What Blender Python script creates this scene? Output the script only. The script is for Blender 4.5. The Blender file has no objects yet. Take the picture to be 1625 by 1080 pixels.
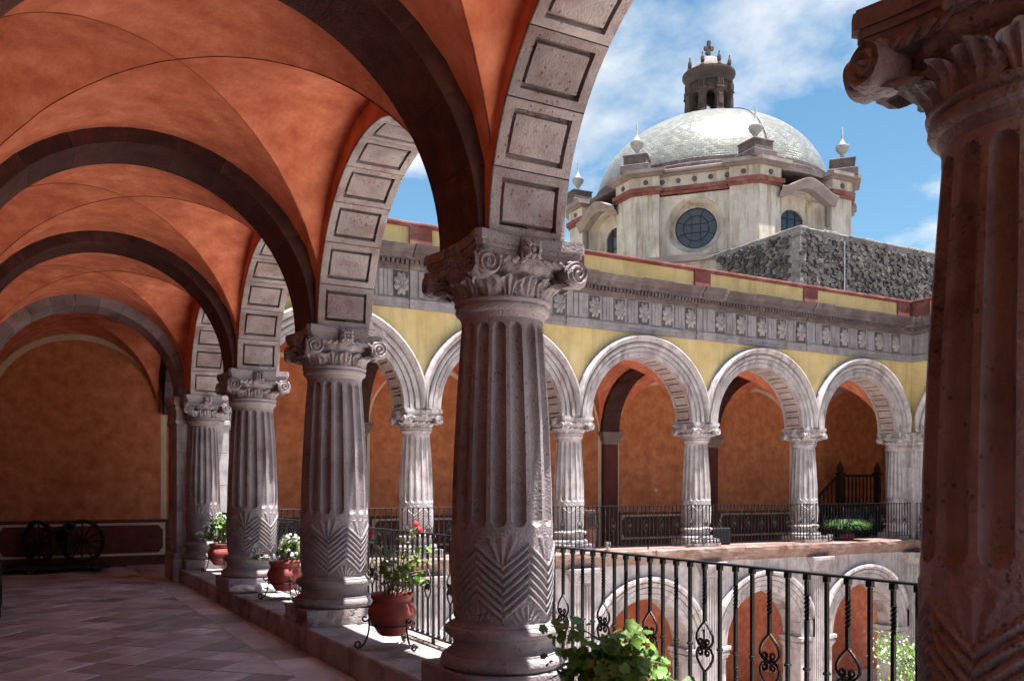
import bpy, math, random
import numpy as np
from mathutils import Vector, Matrix
random.seed(7)
PI = math.pi
S = bpy.context.scene
COL = S.collection
R_ = math.radians

# ------------------------------------------------------------------ camera, sky, sun, exposure
cam = bpy.data.cameras.new('camera')
cam.lens = 1386.58 / 1625 * 36
cam.sensor_width = 36
cam.shift_x = (812.5 - 769.26) / 1625
cam.shift_y = (778.38 - 540) / 1625
cam.clip_end = 5000
camo = bpy.data.objects.new('camera', cam)
COL.objects.link(camo)
camo.location = (0, 0, 1.65)
camo.rotation_euler = (PI / 2, 0, -.4948)
S.camera = camo

SUN_EL, SUN_AZ = R_(80), R_(-63)        # azimuth from +X towards +Y
w = bpy.data.worlds.new('World')
S.world = w
w.use_nodes = True
nt = w.node_tree
nt.nodes.clear()
out = nt.nodes.new('ShaderNodeOutputWorld')
sky = nt.nodes.new('ShaderNodeTexSky')
sky.sky_type = 'NISHITA'
sky.sun_disc = False
sky.sun_elevation = SUN_EL
sky.sun_rotation = PI / 2 - SUN_AZ
sky.air_density = 1.0
sky.dust_density = .6
sky.ozone_density = 2.2
b1 = nt.nodes.new('ShaderNodeBackground')
b1.inputs[1].default_value = .05
hs = nt.nodes.new('ShaderNodeHueSaturation')
hs.inputs['Saturation'].default_value = 1.15
hs.inputs['Hue'].default_value = .485
nt.links.new(sky.outputs[0], hs.inputs['Color'])
nt.links.new(hs.outputs[0], b1.inputs[0])
b2 = nt.nodes.new('ShaderNodeBackground')
b2.inputs[1].default_value = .33
tc = nt.nodes.new('ShaderNodeTexCoord')
sx = nt.nodes.new('ShaderNodeSeparateXYZ')
nt.links.new(tc.outputs['Generated'], sx.inputs[0])
zz = nt.nodes.new('ShaderNodeMath'); zz.operation = 'MAXIMUM'; zz.inputs[1].default_value = .02
nt.links.new(sx.outputs['Z'], zz.inputs[0])
za = nt.nodes.new('ShaderNodeMath'); za.operation = 'ADD'; za.inputs[1].default_value = .22
nt.links.new(zz.outputs[0], za.inputs[0])
dv = nt.nodes.new('ShaderNodeVectorMath'); dv.operation = 'DIVIDE'
cz = nt.nodes.new('ShaderNodeCombineXYZ')
for i in range(3):
    nt.links.new(za.outputs[0], cz.inputs[i])
nt.links.new(tc.outputs['Generated'], dv.inputs[0])
nt.links.new(cz.outputs[0], dv.inputs[1])
mp = nt.nodes.new('ShaderNodeMapping')
mp.inputs['Location'].default_value = (7.3, -2.2, 1.1)
mp.inputs['Rotation'].default_value = (0, 0, 1.3)
mp.inputs['Scale'].default_value = (1.0, 1.0, .6)
nt.links.new(dv.outputs[0], mp.inputs[0])
n1 = nt.nodes.new('ShaderNodeTexNoise')
n1.inputs['Scale'].default_value = 1.9
n1.inputs['Detail'].default_value = 9
n1.inputs['Roughness'].default_value = .58
n1.inputs['Distortion'].default_value = .1
nt.links.new(mp.outputs[0], n1.inputs['Vector'])
rp = nt.nodes.new('ShaderNodeValToRGB')
rp.color_ramp.elements[0].position = .47
rp.color_ramp.elements[0].color = (0, 0, 0, 1)
rp.color_ramp.elements[1].position = .63
rp.color_ramp.elements[1].color = (1, 1, 1, 1)
nt.links.new(n1.outputs['Fac'], rp.inputs[0])
n2 = nt.nodes.new('ShaderNodeTexNoise')
n2.inputs['Scale'].default_value = 4.5
n2.inputs['Detail'].default_value = 7
nt.links.new(mp.outputs[0], n2.inputs['Vector'])
rc = nt.nodes.new('ShaderNodeValToRGB')
rc.color_ramp.elements[0].position = .3
rc.color_ramp.elements[0].color = (.66, .72, .78, 1)
rc.color_ramp.elements[1].position = .68
rc.color_ramp.elements[1].color = (1, 1, 1, 1)
nt.links.new(n2.outputs['Fac'], rc.inputs[0])
nt.links.new(rc.outputs[0], b2.inputs[0])
mx = nt.nodes.new('ShaderNodeMixShader')
nt.links.new(rp.outputs[0], mx.inputs[0])
nt.links.new(b1.outputs[0], mx.inputs[1])
nt.links.new(b2.outputs[0], mx.inputs[2])
nt.links.new(mx.outputs[0], out.inputs[0])

sl = bpy.data.lights.new('sun', 'SUN')
sl.energy = 5.0
sl.angle = R_(.6)
sl.color = (1, .95, .88)
slo = bpy.data.objects.new('sun', sl)
COL.objects.link(slo)
_d = Vector((math.cos(SUN_EL) * math.cos(SUN_AZ), math.cos(SUN_EL) * math.sin(SUN_AZ), math.sin(SUN_EL)))
slo.rotation_euler = _d.to_track_quat('Z', 'Y').to_euler()
slo.location = (20, 20, 40)
S.view_settings.view_transform = 'Standard'
S.view_settings.look = 'None'
S.view_settings.gamma = 1
S.view_settings.exposure = 1.86
S.cycles.use_denoising = True
S.cycles.max_bounces = 9
S.cycles.diffuse_bounces = 6
S.cycles.adaptive_threshold = .03
S.cycles.sample_clamp_indirect = 8

# ------------------------------------------------------------------ materials
MATS = {}
def mat(name, cols, scale=3, rough=.85, bump=.3, bscale=40, stain=None, sscale=.8, sfac=.5, pits=0, pscale=30,
        rand=0, spec=.3, metal=0, detail=6, streak=False, translucent=0):
    m = bpy.data.materials.new(name)
    m.use_nodes = True
    t = m.node_tree
    N = t.nodes.new
    Lk = t.links.new
    bs = t.nodes['Principled BSDF']
    bs.inputs['Roughness'].default_value = rough
    bs.inputs['Metallic'].default_value = metal
    bs.inputs['Specular IOR Level'].default_value = spec
    geo = N('ShaderNodeNewGeometry')
    oi = N('ShaderNodeObjectInfo')
    pos = geo.outputs['Position']
    if rand:
        ad = N('ShaderNodeVectorMath'); ad.operation = 'ADD'
        mu = N('ShaderNodeMath'); mu.operation = 'MULTIPLY'; mu.inputs[1].default_value = 50
        Lk(oi.outputs['Random'], mu.inputs[0])
        cb = N('ShaderNodeCombineXYZ')
        for i in range(3): Lk(mu.outputs[0], cb.inputs[i])
        Lk(pos, ad.inputs[0]); Lk(cb.outputs[0], ad.inputs[1])
        pos = ad.outputs[0]
    no = N('ShaderNodeTexNoise')
    no.inputs['Scale'].default_value = scale
    no.inputs['Detail'].default_value = detail
    no.inputs['Roughness'].default_value = .62
    Lk(pos, no.inputs['Vector'])
    rp = N('ShaderNodeValToRGB')
    els = rp.color_ramp.elements
    n = len(cols)
    while len(els) < n: els.new(.5)
    for i, c in enumerate(cols):
        els[i].position = .28 + .44 * i / max(1, n - 1)
        els[i].color = (*c, 1)
    Lk(no.outputs['Fac'], rp.inputs[0])
    colr = rp.outputs[0]
    if stain:
        ns = N('ShaderNodeTexNoise')
        ns.inputs['Scale'].default_value = sscale
        ns.inputs['Detail'].default_value = 8
        ns.inputs['Roughness'].default_value = .7
        if streak:
            mpp = N('ShaderNodeMapping')
            mpp.inputs['Scale'].default_value = (3.2, 3.2, .35)
            Lk(pos, mpp.inputs[0]); Lk(mpp.outputs[0], ns.inputs['Vector'])
        else:
            Lk(pos, ns.inputs['Vector'])
        r2 = N('ShaderNodeValToRGB')
        r2.color_ramp.elements[0].position = .49
        r2.color_ramp.elements[1].position = .66
        r2.color_ramp.elements[0].color = (0, 0, 0, 1)
        r2.color_ramp.elements[1].color = (sfac, sfac, sfac, 1)
        Lk(ns.outputs['Fac'], r2.inputs[0])
        mi = N('ShaderNodeMix'); mi.data_type = 'RGBA'
        Lk(r2.outputs[0], mi.inputs['Factor']); Lk(colr, mi.inputs['A'])
        mi.inputs['B'].default_value = (*stain, 1)
        colr = mi.outputs['Result']
    if rand:
        hv = N('ShaderNodeHueSaturation')
        ma = N('ShaderNodeMapRange')
        ma.inputs['To Min'].default_value = 1 - rand
        ma.inputs['To Max'].default_value = 1 + rand
        Lk(oi.outputs['Random'], ma.inputs['Value'])
        Lk(ma.outputs[0], hv.inputs['Value']); Lk(colr, hv.inputs['Color'])
        colr = hv.outputs[0]
    hgt = None
    if bump:
        nb = N('ShaderNodeTexNoise')
        nb.inputs['Scale'].default_value = bscale
        nb.inputs['Detail'].default_value = 5
        Lk(geo.outputs['Position'], nb.inputs['Vector'])
        hgt = nb.outputs['Fac']
    if pits:
        vo = N('ShaderNodeTexVoronoi')
        vo.inputs['Scale'].default_value = pscale
        Lk(pos, vo.inputs['Vector'])
        npz = N('ShaderNodeTexNoise'); npz.inputs['Scale'].default_value = pscale * .22
        Lk(pos, npz.inputs['Vector'])
        r3 = N('ShaderNodeMapRange')          # pit where close to a cell point and the noise allows it
        r3.inputs['From Min'].default_value = .08; r3.inputs['From Max'].default_value = .26
        Lk(vo.outputs['Distance'], r3.inputs['Value'])
        r4 = N('ShaderNodeMapRange')
        r4.inputs['From Min'].default_value = .5; r4.inputs['From Max'].default_value = .58
        Lk(npz.outputs['Fac'], r4.inputs['Value'])
        iv = N('ShaderNodeMath'); iv.operation = 'SUBTRACT'; iv.inputs[0].default_value = 1
        Lk(r4.outputs[0], iv.inputs[1])
        mxm = N('ShaderNodeMath'); mxm.operation = 'MAXIMUM'
        Lk(r3.outputs[0], mxm.inputs[0]); Lk(iv.outputs[0], mxm.inputs[1])
        pm = N('ShaderNodeMix'); pm.data_type = 'RGBA'
        pm.inputs['A'].default_value = (1 - .75 * pits, 1 - .8 * pits, 1 - .8 * pits, 1)
        pm.inputs['B'].default_value = (1, 1, 1, 1)
        Lk(mxm.outputs[0], pm.inputs['Factor'])
        ml = N('ShaderNodeMix'); ml.data_type = 'RGBA'; ml.blend_type = 'MULTIPLY'; ml.inputs['Factor'].default_value = 1
        Lk(colr, ml.inputs['A']); Lk(pm.outputs['Result'], ml.inputs['B'])
        colr = ml.outputs['Result']
        if hgt is not None:
            a2 = N('ShaderNodeMath'); a2.operation = 'ADD'
            Lk(hgt, a2.inputs[0]); Lk(mxm.outputs[0], a2.inputs[1])
            hgt = a2.outputs[0]
    if hgt is not None:
        bu = N('ShaderNodeBump')
        bu.inputs['Strength'].default_value = bump
        bu.inputs['Distance'].default_value = .02
        Lk(hgt, bu.inputs['Height']); Lk(bu.outputs[0], bs.inputs['Normal'])
    Lk(colr, bs.inputs['Base Color'])
    if translucent:
        tr = N('ShaderNodeBsdfTranslucent')
        Lk(colr, tr.inputs['Color'])
        ms = N('ShaderNodeMixShader'); ms.inputs[0].default_value = translucent
        Lk(bs.outputs[0], ms.inputs[1]); Lk(tr.outputs[0], ms.inputs[2])
        Lk(ms.outputs[0], t.nodes['Material Output'].inputs['Surface'])
    MATS[name] = m
    return m

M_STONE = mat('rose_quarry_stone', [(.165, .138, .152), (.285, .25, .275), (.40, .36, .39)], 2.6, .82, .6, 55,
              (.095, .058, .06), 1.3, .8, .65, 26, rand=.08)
M_SOFFIT = mat('coffered_stone', [(.18, .15, .155), (.29, .255, .265), (.39, .355, .365)], 2.4, .85, .6, 60,
               (.16, .055, .048), 2.6, .6, .65, 24, rand=.16)
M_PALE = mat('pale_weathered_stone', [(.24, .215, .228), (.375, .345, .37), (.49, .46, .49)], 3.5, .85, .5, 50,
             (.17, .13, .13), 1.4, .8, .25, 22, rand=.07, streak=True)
M_PALESOF = mat('far_soffit_stone', [(.27, .21, .21), (.36, .29, .29), (.42, .35, .35)], 3, .85, .4, 50, rand=.12)
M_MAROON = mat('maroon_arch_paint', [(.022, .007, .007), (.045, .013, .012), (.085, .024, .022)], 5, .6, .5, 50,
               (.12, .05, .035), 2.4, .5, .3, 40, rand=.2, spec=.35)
M_ORANGE = mat('orange_vault_plaster', [(.42, .105, .054), (.59, .18, .098), (.73, .28, .168)], 4.2, .9, .4, 24,
               (.40, .10, .05), .7, .75, detail=10)
M_WALL = mat('ochre_orange_wall', [(.33, .105, .045), (.49, .185, .085), (.62, .275, .135)], 3.6, .9, .35, 24,
             (.30, .095, .045), .8, .5, detail=8)
M_YELLOW = mat('yellow_facade_plaster', [(.46, .34, .145), (.56, .43, .20), (.62, .50, .27)], 1.6, .9, .25, 20,
               (.34, .265, .15), 1.1, .7, detail=9, streak=True)
M_FRIEZE = mat('grey_frieze_stone', [(.18, .162, .18), (.26, .238, .262), (.33, .305, .33)], 4, .85, .4, 50,
               (.17, .13, .13), 1.5, .7, rand=.08, streak=True)
M_ROSE = mat('rosette_stone', [(.19, .172, .182), (.27, .25, .26), (.34, .315, .32)], 9, .85, .4, 70, rand=.08)
M_CORN = mat('dark_cornice_stone', [(.06, .046, .05), (.115, .09, .095), (.21, .175, .18)], 4, .88, .6, 40,
             (.055, .04, .04), 2.0, .8, .3, 30, rand=.15)
M_RED = mat('red_oxide_paint', [(.13, .038, .036), (.18, .055, .05), (.22, .075, .068)], 3, .8, .2, 30,
            (.36, .22, .19), 1.6, .5)
M_WAINS = mat('maroon_wainscot', [(.075, .018, .016), (.115, .03, .026), (.15, .042, .035)], 2.5, .7, .15, 30)
M_CREAM = mat('cream_painted_band', [(.50, .40, .285), (.60, .49, .36), (.66, .56, .43)], 3, .85, .15, 30)
M_PAVE = mat('pink_paving_stone', [(.36, .345, .375), (.49, .47, .505), (.61, .595, .63)], 2.6, .36, .3, 45,
             (.26, .215, .225), 1.2, .7, .25, 26, rand=.42, spec=.6)
M_JOINT = mat('paving_joint', [(.03, .022, .02), (.06, .045, .042)], 8, .9, .3, 40)
M_CURB = mat('worn_curb_stone', [(.20, .165, .165), (.32, .285, .29), (.42, .385, .395)], 2.2, .85, .6, 40,
             (.10, .06, .045), 1.7, .85, .5, 22, rand=.12)
M_IRON = mat('black_wrought_iron', [(.006, .006, .007), (.010, .010, .012), (.018, .019, .022)], 12, .4, .25, 90, spec=.22)
M_TERRA = mat('red_terracotta', [(.19, .036, .033), (.25, .053, .047), (.31, .08, .072)], 5, .55, .2, 60,
              (.22, .05, .04), 3, .5)
M_SOIL = mat('potting_soil', [(.02, .013, .01), (.05, .034, .025)], 30, .95, .6, 60)
M_LEAF = mat('geranium_leaf', [(.045, .11, .015), (.10, .20, .03), (.22, .34, .085)], 5, .5, .15, 60, rand=.45, spec=.35, translucent=.3)
M_LEAF2 = mat('olive_leaf', [(.08, .12, .03), (.17, .22, .07), (.32, .36, .17)], 4, .5, .15, 60, rand=.4, spec=.35, translucent=.3)
M_STEM = mat('woody_stem', [(.13, .10, .055), (.24, .20, .12), (.33, .29, .19)], 12, .8, .3, 80)
M_REDF = mat('red_petal', [(.55, .02, .03), (.75, .05, .07)], 8, .6, 0, translucent=.3)
M_WHITEF = mat('white_petal', [(.66, .68, .72), (.82, .83, .86)], 8, .6, 0, translucent=.3)
M_BAG = mat('white_plastic_bag', [(.60, .63, .67), (.76, .78, .81)], 7, .3, .5, 25, spec=.5)
M_DKWOOD = mat('dark_old_wood', [(.012, .008, .006), (.028, .018, .013), (.045, .03, .022)], 6, .6, .3, 40)
M_DOMEW = mat('cream_limewash', [(.33, .295, .26), (.48, .44, .395), (.59, .55, .50)], 1.2, .9, .3, 12,
              (.22, .155, .095), .85, .85, streak=True, detail=9)
M_GREYST = mat('grey_hood_stone', [(.16, .135, .125), (.25, .21, .20), (.33, .28, .27)], 2, .9, .4, 20, (.09, .07, .065), 1, .7)
M_LANT = mat('lantern_stone', [(.035, .026, .025), (.075, .056, .054), (.13, .10, .098)], 3, .9, .5, 20, (.035, .028, .026), 1.5, .8)
M_GLASS = mat('dark_blue_glass', [(.018, .026, .042), (.035, .05, .075)], 2, .12, 0, spec=.6)
M_LEAD = mat('window_bar', [(.015, .016, .02), (.03, .032, .04)], 5, .5, 0)
M_FIN = mat('grey_urn_stone', [(.26, .27, .27), (.36, .37, .37)], 5, .8, .3, 30, (.12, .11, .10), 3, .7)
M_RUB = mat('mortar_rubble', [(.12, .113, .116), (.20, .19, .193), (.28, .268, .27)], 3, .95, .6, 20, (.16, .145, .15), 1.2, .8)
M_QUOIN = mat('quoin_stone', [(.13, .125, .13), (.21, .20, .205), (.29, .275, .28)], 3, .95, .5, 20, (.06, .055, .058), 1.6, .8, rand=.2)
M_BASALT = mat('dark_rubble_stone', [(.012, .011, .014), (.05, .046, .05), (.08, .074, .077), (.18, .17, .17)], 2.2, .92, .8, 18, detail=3)
M_GROUND = mat('earth_ground', [(.20, .17, .13), (.30, .26, .20)], .4, .95, .2, 4)
M_COURT = mat('courtyard_paving', [(.48, .42, .37), (.58, .52, .47), (.64, .59, .54)], 1.4, .8, .3, 20, (.38, .32, .28), .6, .6)
M_LEDGE = mat('crumbling_ledge_stone', [(.12, .065, .052), (.22, .15, .135), (.34, .28, .272)], 3.2, .9, .8, 22,
              (.17, .065, .045), 1.6, .8, .3, 20)
M_METAL = mat('grey_metal', [(.35, .36, .38), (.5, .52, .54)], 8, .35, 0, metal=.7)
M_BLACK = mat('black_cloth', [(.01, .01, .012), (.02, .02, .023)], 8, .7, .1)
M_FERN = mat('fern_frond', [(.02, .055, .01), (.04, .10, .018), (.07, .15, .03)], 8, .55, 0, rand=.2, translucent=.15)
M_CRACK = mat('groin_joint', [(.16, .04, .022), (.30, .085, .045)], 6, .9, 0)
M_PIGEON = mat('pigeon_grey', [(.09, .10, .13), (.30, .32, .36)], 14, .7, 0)
M_BLIND = mat('blue_black_panel', [(.008, .009, .014), (.016, .017, .024)], 2, .7, 0)  # one even near-black blue for the panel, grille and door

# glazed white dome tiles: brick pattern for colour and relief
def dome_tiles():
    m = bpy.data.materials.new('white_dome_tile')
    m.use_nodes = True
    t = m.node_tree; N = t.nodes.new; Lk = t.links.new
    bs = t.nodes['Principled BSDF']
    uv = N('ShaderNodeUVMap'); uv.uv_map = 'UVMap'
    br = N('ShaderNodeTexBrick')
    br.inputs['Scale'].default_value = 1
    br.inputs['Brick Width'].default_value = .21
    br.inputs['Row Height'].default_value = .13
    br.inputs['Mortar Size'].default_value = .014
    br.inputs['Color1'].default_value = (.27, .275, .275, 1)
    br.inputs['Color2'].default_value = (.135, .142, .142, 1)
    br.inputs['Mortar'].default_value = (.13, .128, .12, 1)
    Lk(uv.outputs[0], br.inputs['Vector'])
    geo = N('ShaderNodeNewGeometry')
    no = N('ShaderNodeTexNoise'); no.inputs['Scale'].default_value = 1.1; no.inputs['Detail'].default_value = 9
    no.inputs['Roughness'].default_value = .72
    Lk(geo.outputs['Position'], no.inputs['Vector'])
    rp = N('ShaderNodeValToRGB')
    rp.color_ramp.elements[0].position = .42; rp.color_ramp.elements[0].color = (0, 0, 0, 1)
    rp.color_ramp.elements[1].position = .66; rp.color_ramp.elements[1].color = (.75, .75, .75, 1)
    Lk(no.outputs['Fac'], rp.inputs[0])
    mi = N('ShaderNodeMix'); mi.data_type = 'RGBA'
    Lk(rp.outputs[0], mi.inputs['Factor']); Lk(br.outputs['Color'], mi.inputs['A'])
    mi.inputs['B'].default_value = (.12, .125, .105, 1)
    Lk(mi.outputs['Result'], bs.inputs['Base Color'])
    bs.inputs['Roughness'].default_value = .32
    bs.inputs['Specular IOR Level'].default_value = .5
    n2 = N('ShaderNodeTexNoise'); n2.inputs['Scale'].default_value = 3.2; n2.inputs['Detail'].default_value = 3
    Lk(geo.outputs['Position'], n2.inputs['Vector'])
    ad = N('ShaderNodeMath'); ad.operation = 'MULTIPLY_ADD'; ad.inputs[1].default_value = -.6
    Lk(br.outputs['Fac'], ad.inputs[0]); Lk(n2.outputs['Fac'], ad.inputs[2])
    bu = N('ShaderNodeBump'); bu.inputs['Strength'].default_value = .5; bu.inputs['Distance'].default_value = .05
    Lk(ad.outputs[0], bu.inputs['Height']); Lk(bu.outputs[0], bs.inputs['Normal'])
    return m
M_TILE = dome_tiles()

# ------------------------------------------------------------------ mesh helpers
class MB:
    def __init__(s): s.v = []; s.f = []
    def add(s, v, f):
        o = len(s.v); s.v.extend(tuple(p) for p in v); s.f.extend(tuple(i + o for i in q) for q in f); return s
    def box(s, x0, y0, z0, x1, y1, z1, b=0):
        x0, x1 = min(x0, x1), max(x0, x1); y0, y1 = min(y0, y1), max(y0, y1); z0, z1 = min(z0, z1), max(z0, z1)
        if not b:
            return s.add([(x0, y0, z0), (x1, y0, z0), (x1, y1, z0), (x0, y1, z0), (x0, y0, z1), (x1, y0, z1), (x1, y1, z1), (x0, y1, z1)],
                         [(0, 3, 2, 1), (4, 5, 6, 7), (0, 1, 5, 4), (1, 2, 6, 5), (2, 3, 7, 6), (3, 0, 4, 7)])
        b = min(b, (x1 - x0) * .49, (y1 - y0) * .49, (z1 - z0) * .49)
        v = []; ix = {}
        for i in (0, 1):
            for j in (0, 1):
                for k in (0, 1):
                    X, Y, Z = (x0, x1)[i], (y0, y1)[j], (z0, z1)[k]
                    a, c, d = (b, -b)[i], (b, -b)[j], (b, -b)[k]
                    for ax in range(3):
                        ix[i, j, k, ax] = len(v)
                        v.append((X + (a if ax != 0 else 0), Y + (c if ax != 1 else 0), Z + (d if ax != 2 else 0)))
        f = []
        for i in (0, 1):
            f.append(tuple(ix[i, j, k, 0] for j, k in ((0, 0), (1, 0), (1, 1), (0, 1))[::(1, -1)[1 - i]]))
            f.append(tuple(ix[j, i, k, 1] for j, k in ((0, 0), (1, 0), (1, 1), (0, 1))[::(1, -1)[i]]))
            f.append(tuple(ix[j, k, i, 2] for j, k in ((0, 0), (1, 0), (1, 1), (0, 1))[::(1, -1)[1 - i]]))
        for i in (0, 1):
            for j in (0, 1):
                f.append((ix[i, j, 0, 0], ix[i, j, 1, 0], ix[i, j, 1, 1], ix[i, j, 0, 1]))
                f.append((ix[i, 0, j, 0], ix[i, 1, j, 0], ix[i, 1, j, 2], ix[i, 0, j, 2]))
                f.append((ix[0, i, j, 1], ix[1, i, j, 1], ix[1, i, j, 2], ix[0, i, j, 2]))
                for k in (0, 1): f.append((ix[i, j, k, 0], ix[i, j, k, 1], ix[i, j, k, 2]))
        return s.add(v, f)
    def lathe(s, prof, n=32, c=(0, 0), disp=None, cap=True):
        v = []; f = []; m = len(prof)
        for i, (r, z) in enumerate(prof):
            for k in range(n):
                a = 2 * PI * k / n
                rr = r + (disp(a, z, r) if disp else 0)
                v.append((c[0] + rr * math.cos(a), c[1] + rr * math.sin(a), z))
        for i in range(m - 1):
            for k in range(n):
                f.append((i * n + k, i * n + (k + 1) % n, (i + 1) * n + (k + 1) % n, (i + 1) * n + k))
        if cap:
            f.append(tuple(range(n))[::-1]); f.append(tuple(range((m - 1) * n, m * n)))
        return s.add(v, f)
    def prism(s, poly, z0, z1):
        n = len(poly)
        v = [(x, y, z0) for x, y in poly] + [(x, y, z1) for x, y in poly]
        return s.add(v, [tuple(range(n))[::-1], tuple(range(n, 2 * n))] + [(i, (i + 1) % n, n + (i + 1) % n, n + i) for i in range(n)])
    def tube(s, pts, r, n=6, cap=True):
        pts = [Vector(p) for p in pts]; v = []; f = []
        m = len(pts); up = None
        for i, p in enumerate(pts):
            d = (pts[min(i + 1, m - 1)] - pts[max(i - 1, 0)])
            if d.length < 1e-9: d = Vector((0, 0, 1))
            d.normalize()
            if up is None:
                up = Vector((0, 0, 1)) if abs(d.z) < .9 else Vector((1, 0, 0))
            a = d.cross(up)
            if a.length < 1e-6: a = d.orthogonal()
            a.normalize(); b = a.cross(d); up = b
            rr = r[i] if isinstance(r, (list, tuple)) else r
            for k in range(n):
                t = 2 * PI * k / n + PI / n
                v.append(p + a * rr * math.cos(t) + b * rr * math.sin(t))
        for i in range(m - 1):
            for k in range(n):
                f.append((i * n + k, i * n + (k + 1) % n, (i + 1) * n + (k + 1) % n, (i + 1) * n + k))
        if cap:
            f.append(tuple(range(n))[::-1]); f.append(tuple(range((m - 1) * n, m * n)))
        return s.add(v, f)
    def grid(s, fn, nu, nv, closed=False):
        v = [fn(i / nu, j / nv) for i in range(nu + 1) for j in range(nv + 1)]
        f = [(i * (nv + 1) + j, (i + 1) * (nv + 1) + j, (i + 1) * (nv + 1) + j + 1, i * (nv + 1) + j + 1) for i in range(nu) for j in range(nv)]
        return s.add(v, f)
    def sweep(s, prof, path):
        """closed profile [(a,b)] -> point fn path(t,a,b); path = list of functions (one per station)"""
        n = len(prof); m = len(path); v = []; f = []
        for g in path: v += [g(a, b) for a, b in prof]
        for i in range(m - 1):
            for k in range(n): f.append((i * n + k, i * n + (k + 1) % n, (i + 1) * n + (k + 1) % n, (i + 1) * n + k))
        f.append(tuple(range(n))[::-1]); f.append(tuple(range((m - 1) * n, m * n)))
        return s.add(v, f)
    def map(s, fn): s.v = [tuple(fn(*p)) for p in s.v]; return s
    def xf(s, M): s.v = [tuple(M @ Vector(p)) for p in s.v]; return s
    def ico(s, c, r, sc=(1, 1, 1), nz=5, nr=8, jit=0):
        prof = [(max(1e-3, math.sin(PI * i / nz)), -math.cos(PI * i / nz)) for i in range(nz + 1)]
        o = len(s.v); s.lathe(prof, nr, cap=False)
        for i in range(o, len(s.v)):
            x, y, z = s.v[i]; q = r * (1 + random.uniform(-jit, jit))
            s.v[i] = (c[0] + x * q * sc[0], c[1] + y * q * sc[1], c[2] + z * q * sc[2])
        return s
    def mesh(s, name, m, smooth=None):
        me = bpy.data.meshes.new(name)
        me.from_pydata(s.v, [], s.f)
        me.materials.append(m)
        if smooth:
            me.polygons.foreach_set('use_smooth', [True] * len(me.polygons))
            if smooth < 179: me.set_sharp_from_angle(angle=R_(smooth))
        me.update()
        return me
    def build(s, name, m, parent=None, smooth=None, world=False, loc=None):
        if world and parent is not None:
            b = parent.matrix_world.translation if False else wl(parent)
            s.v = [(x - b[0], y - b[1], z - b[2]) for x, y, z in s.v]
        return link(name, s.mesh(name, m, smooth), parent, loc)

def wl(o):
    p = Vector(o.location)
    while o.parent: o = o.parent; p = p + Vector(o.location)
    return p
def link(name, me, parent=None, loc=None, rz=0):
    o = bpy.data.objects.new(name, me)
    COL.objects.link(o)
    if parent is not None: o.parent = parent
    if loc is not None: o.location = loc
    if rz: o.rotation_euler = (0, 0, rz)
    return o
def tag(o, label, cat, group=None):
    o['label'] = label; o['category'] = cat
    if group: o['group'] = group
    return o
def thing(name, label, cat, loc=(0, 0, 0), rz=0, group=None):
    return tag(link(name, None, None, loc, rz), label, cat, group)
def struct(o): o['kind'] = 'structure'; return o
def stuff(o): o['kind'] = 'stuff'; return o
def copy_tree(o, parent=None):
    c = o.copy(); COL.objects.link(c); c.parent = parent
    for ch in [x for x in KIDS(o)]: copy_tree(ch, c)
    return c
def KIDS(o): return list(o.children)

# ------------------------------------------------------------------ layout constants (metres; eye at the origin's plumb line)
XC, Y1, SP = 3.0745, 5.4325, 3.7053           # near arcade line, second column, bay
YK = lambda k: Y1 + (k - 1) * SP
YF, SF, XA = 17.092, 3.899, 7.561             # far arcade line, bay, first free column
XR = 23.74                                    # right arcade line
ZC, ZS = .25, 3.364                           # curb top, arch springing
YW, XW = 20.83, -.57                          # back walls
XRW = XR + 3.7
ZG = -4.6                                     # courtyard level

# ------------------------------------------------------------------ ground, floors
struct(MB().box(-1500, -1500, ZG - .3, 1500, 1500, ZG - .01).build('ground', M_GROUND))
struct(MB().add([(-.3, -9, ZG), (28, -9, ZG), (28, 21, ZG), (-.3, 21, ZG)], [(0, 1, 2, 3)]).build('courtyard_ground', M_COURT))
fl = struct(MB().box(XW - .2, -7, -.35, 2.632, YW + .2, -.006).build('gallery_floor', M_JOINT))
struct(MB().box(2.634, YF + .47, -.35, XRW + .2, YW + .2, -.002).build('far_gallery_floor', M_PAVE))
struct(MB().box(XR + .47, -3, -.35, XRW + .2, YF + .468, -.002).build('right_gallery_floor', M_PAVE))
# diamond-laid paving stones
T = .43; q = T / math.sqrt(2)
spots = []
XB = 2.20
for i in range(-80, 120):
    for j in range(-80, 120):
        x = .1 + (i - j) * q; y = 4 + (i + j) * q
        if XW + q < x < XB + q - .01 and -1 < y < YW - q: spots.append((x, y))
spots.sort(key=lambda p: (p[1] < 3.5, p[0] ** 2 + p[1] ** 2))
seen = [p for p in spots if p[1] > 4.2 and p[0] > -.25 + .0 * p[1]]
seen_set = set(seen[:296])
tm = MB().box(-T / 2 + .006, -T / 2 + .006, -.02, T / 2 - .006, T / 2 - .006, 0, .005)
tm.xf(Matrix.Rotation(PI / 4, 4, 'Z'))
tme = tm.mesh('paving_stone', M_PAVE)
rest = MB()
for p in spots:
    dz = random.uniform(-.0025, .0025)
    if p in seen_set:
        o = link('paving_stone', tme, fl, (p[0], p[1], dz))
        o.rotation_euler = (random.uniform(-.004, .004), random.uniform(-.004, .004), 0)
    else:
        rest.add([(a + p[0], b + p[1], c + dz) for a, b, c in tm.v], tm.f)
stuff(rest.build('paving_stones', M_PAVE, fl))
y = -2.0
while y < YW - .1:
    h = random.uniform(.55, .95); y1 = min(y + h, YW)
    MB().box(XB + .004, y + .004, -.02, 2.628, y1 - .004, random.uniform(.004, .007), .004).build('border_stone', M_PAVE, fl)
    y = y1
# triangular fillers along the border
tf = MB()
for (x, y) in spots:
    pass
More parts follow.
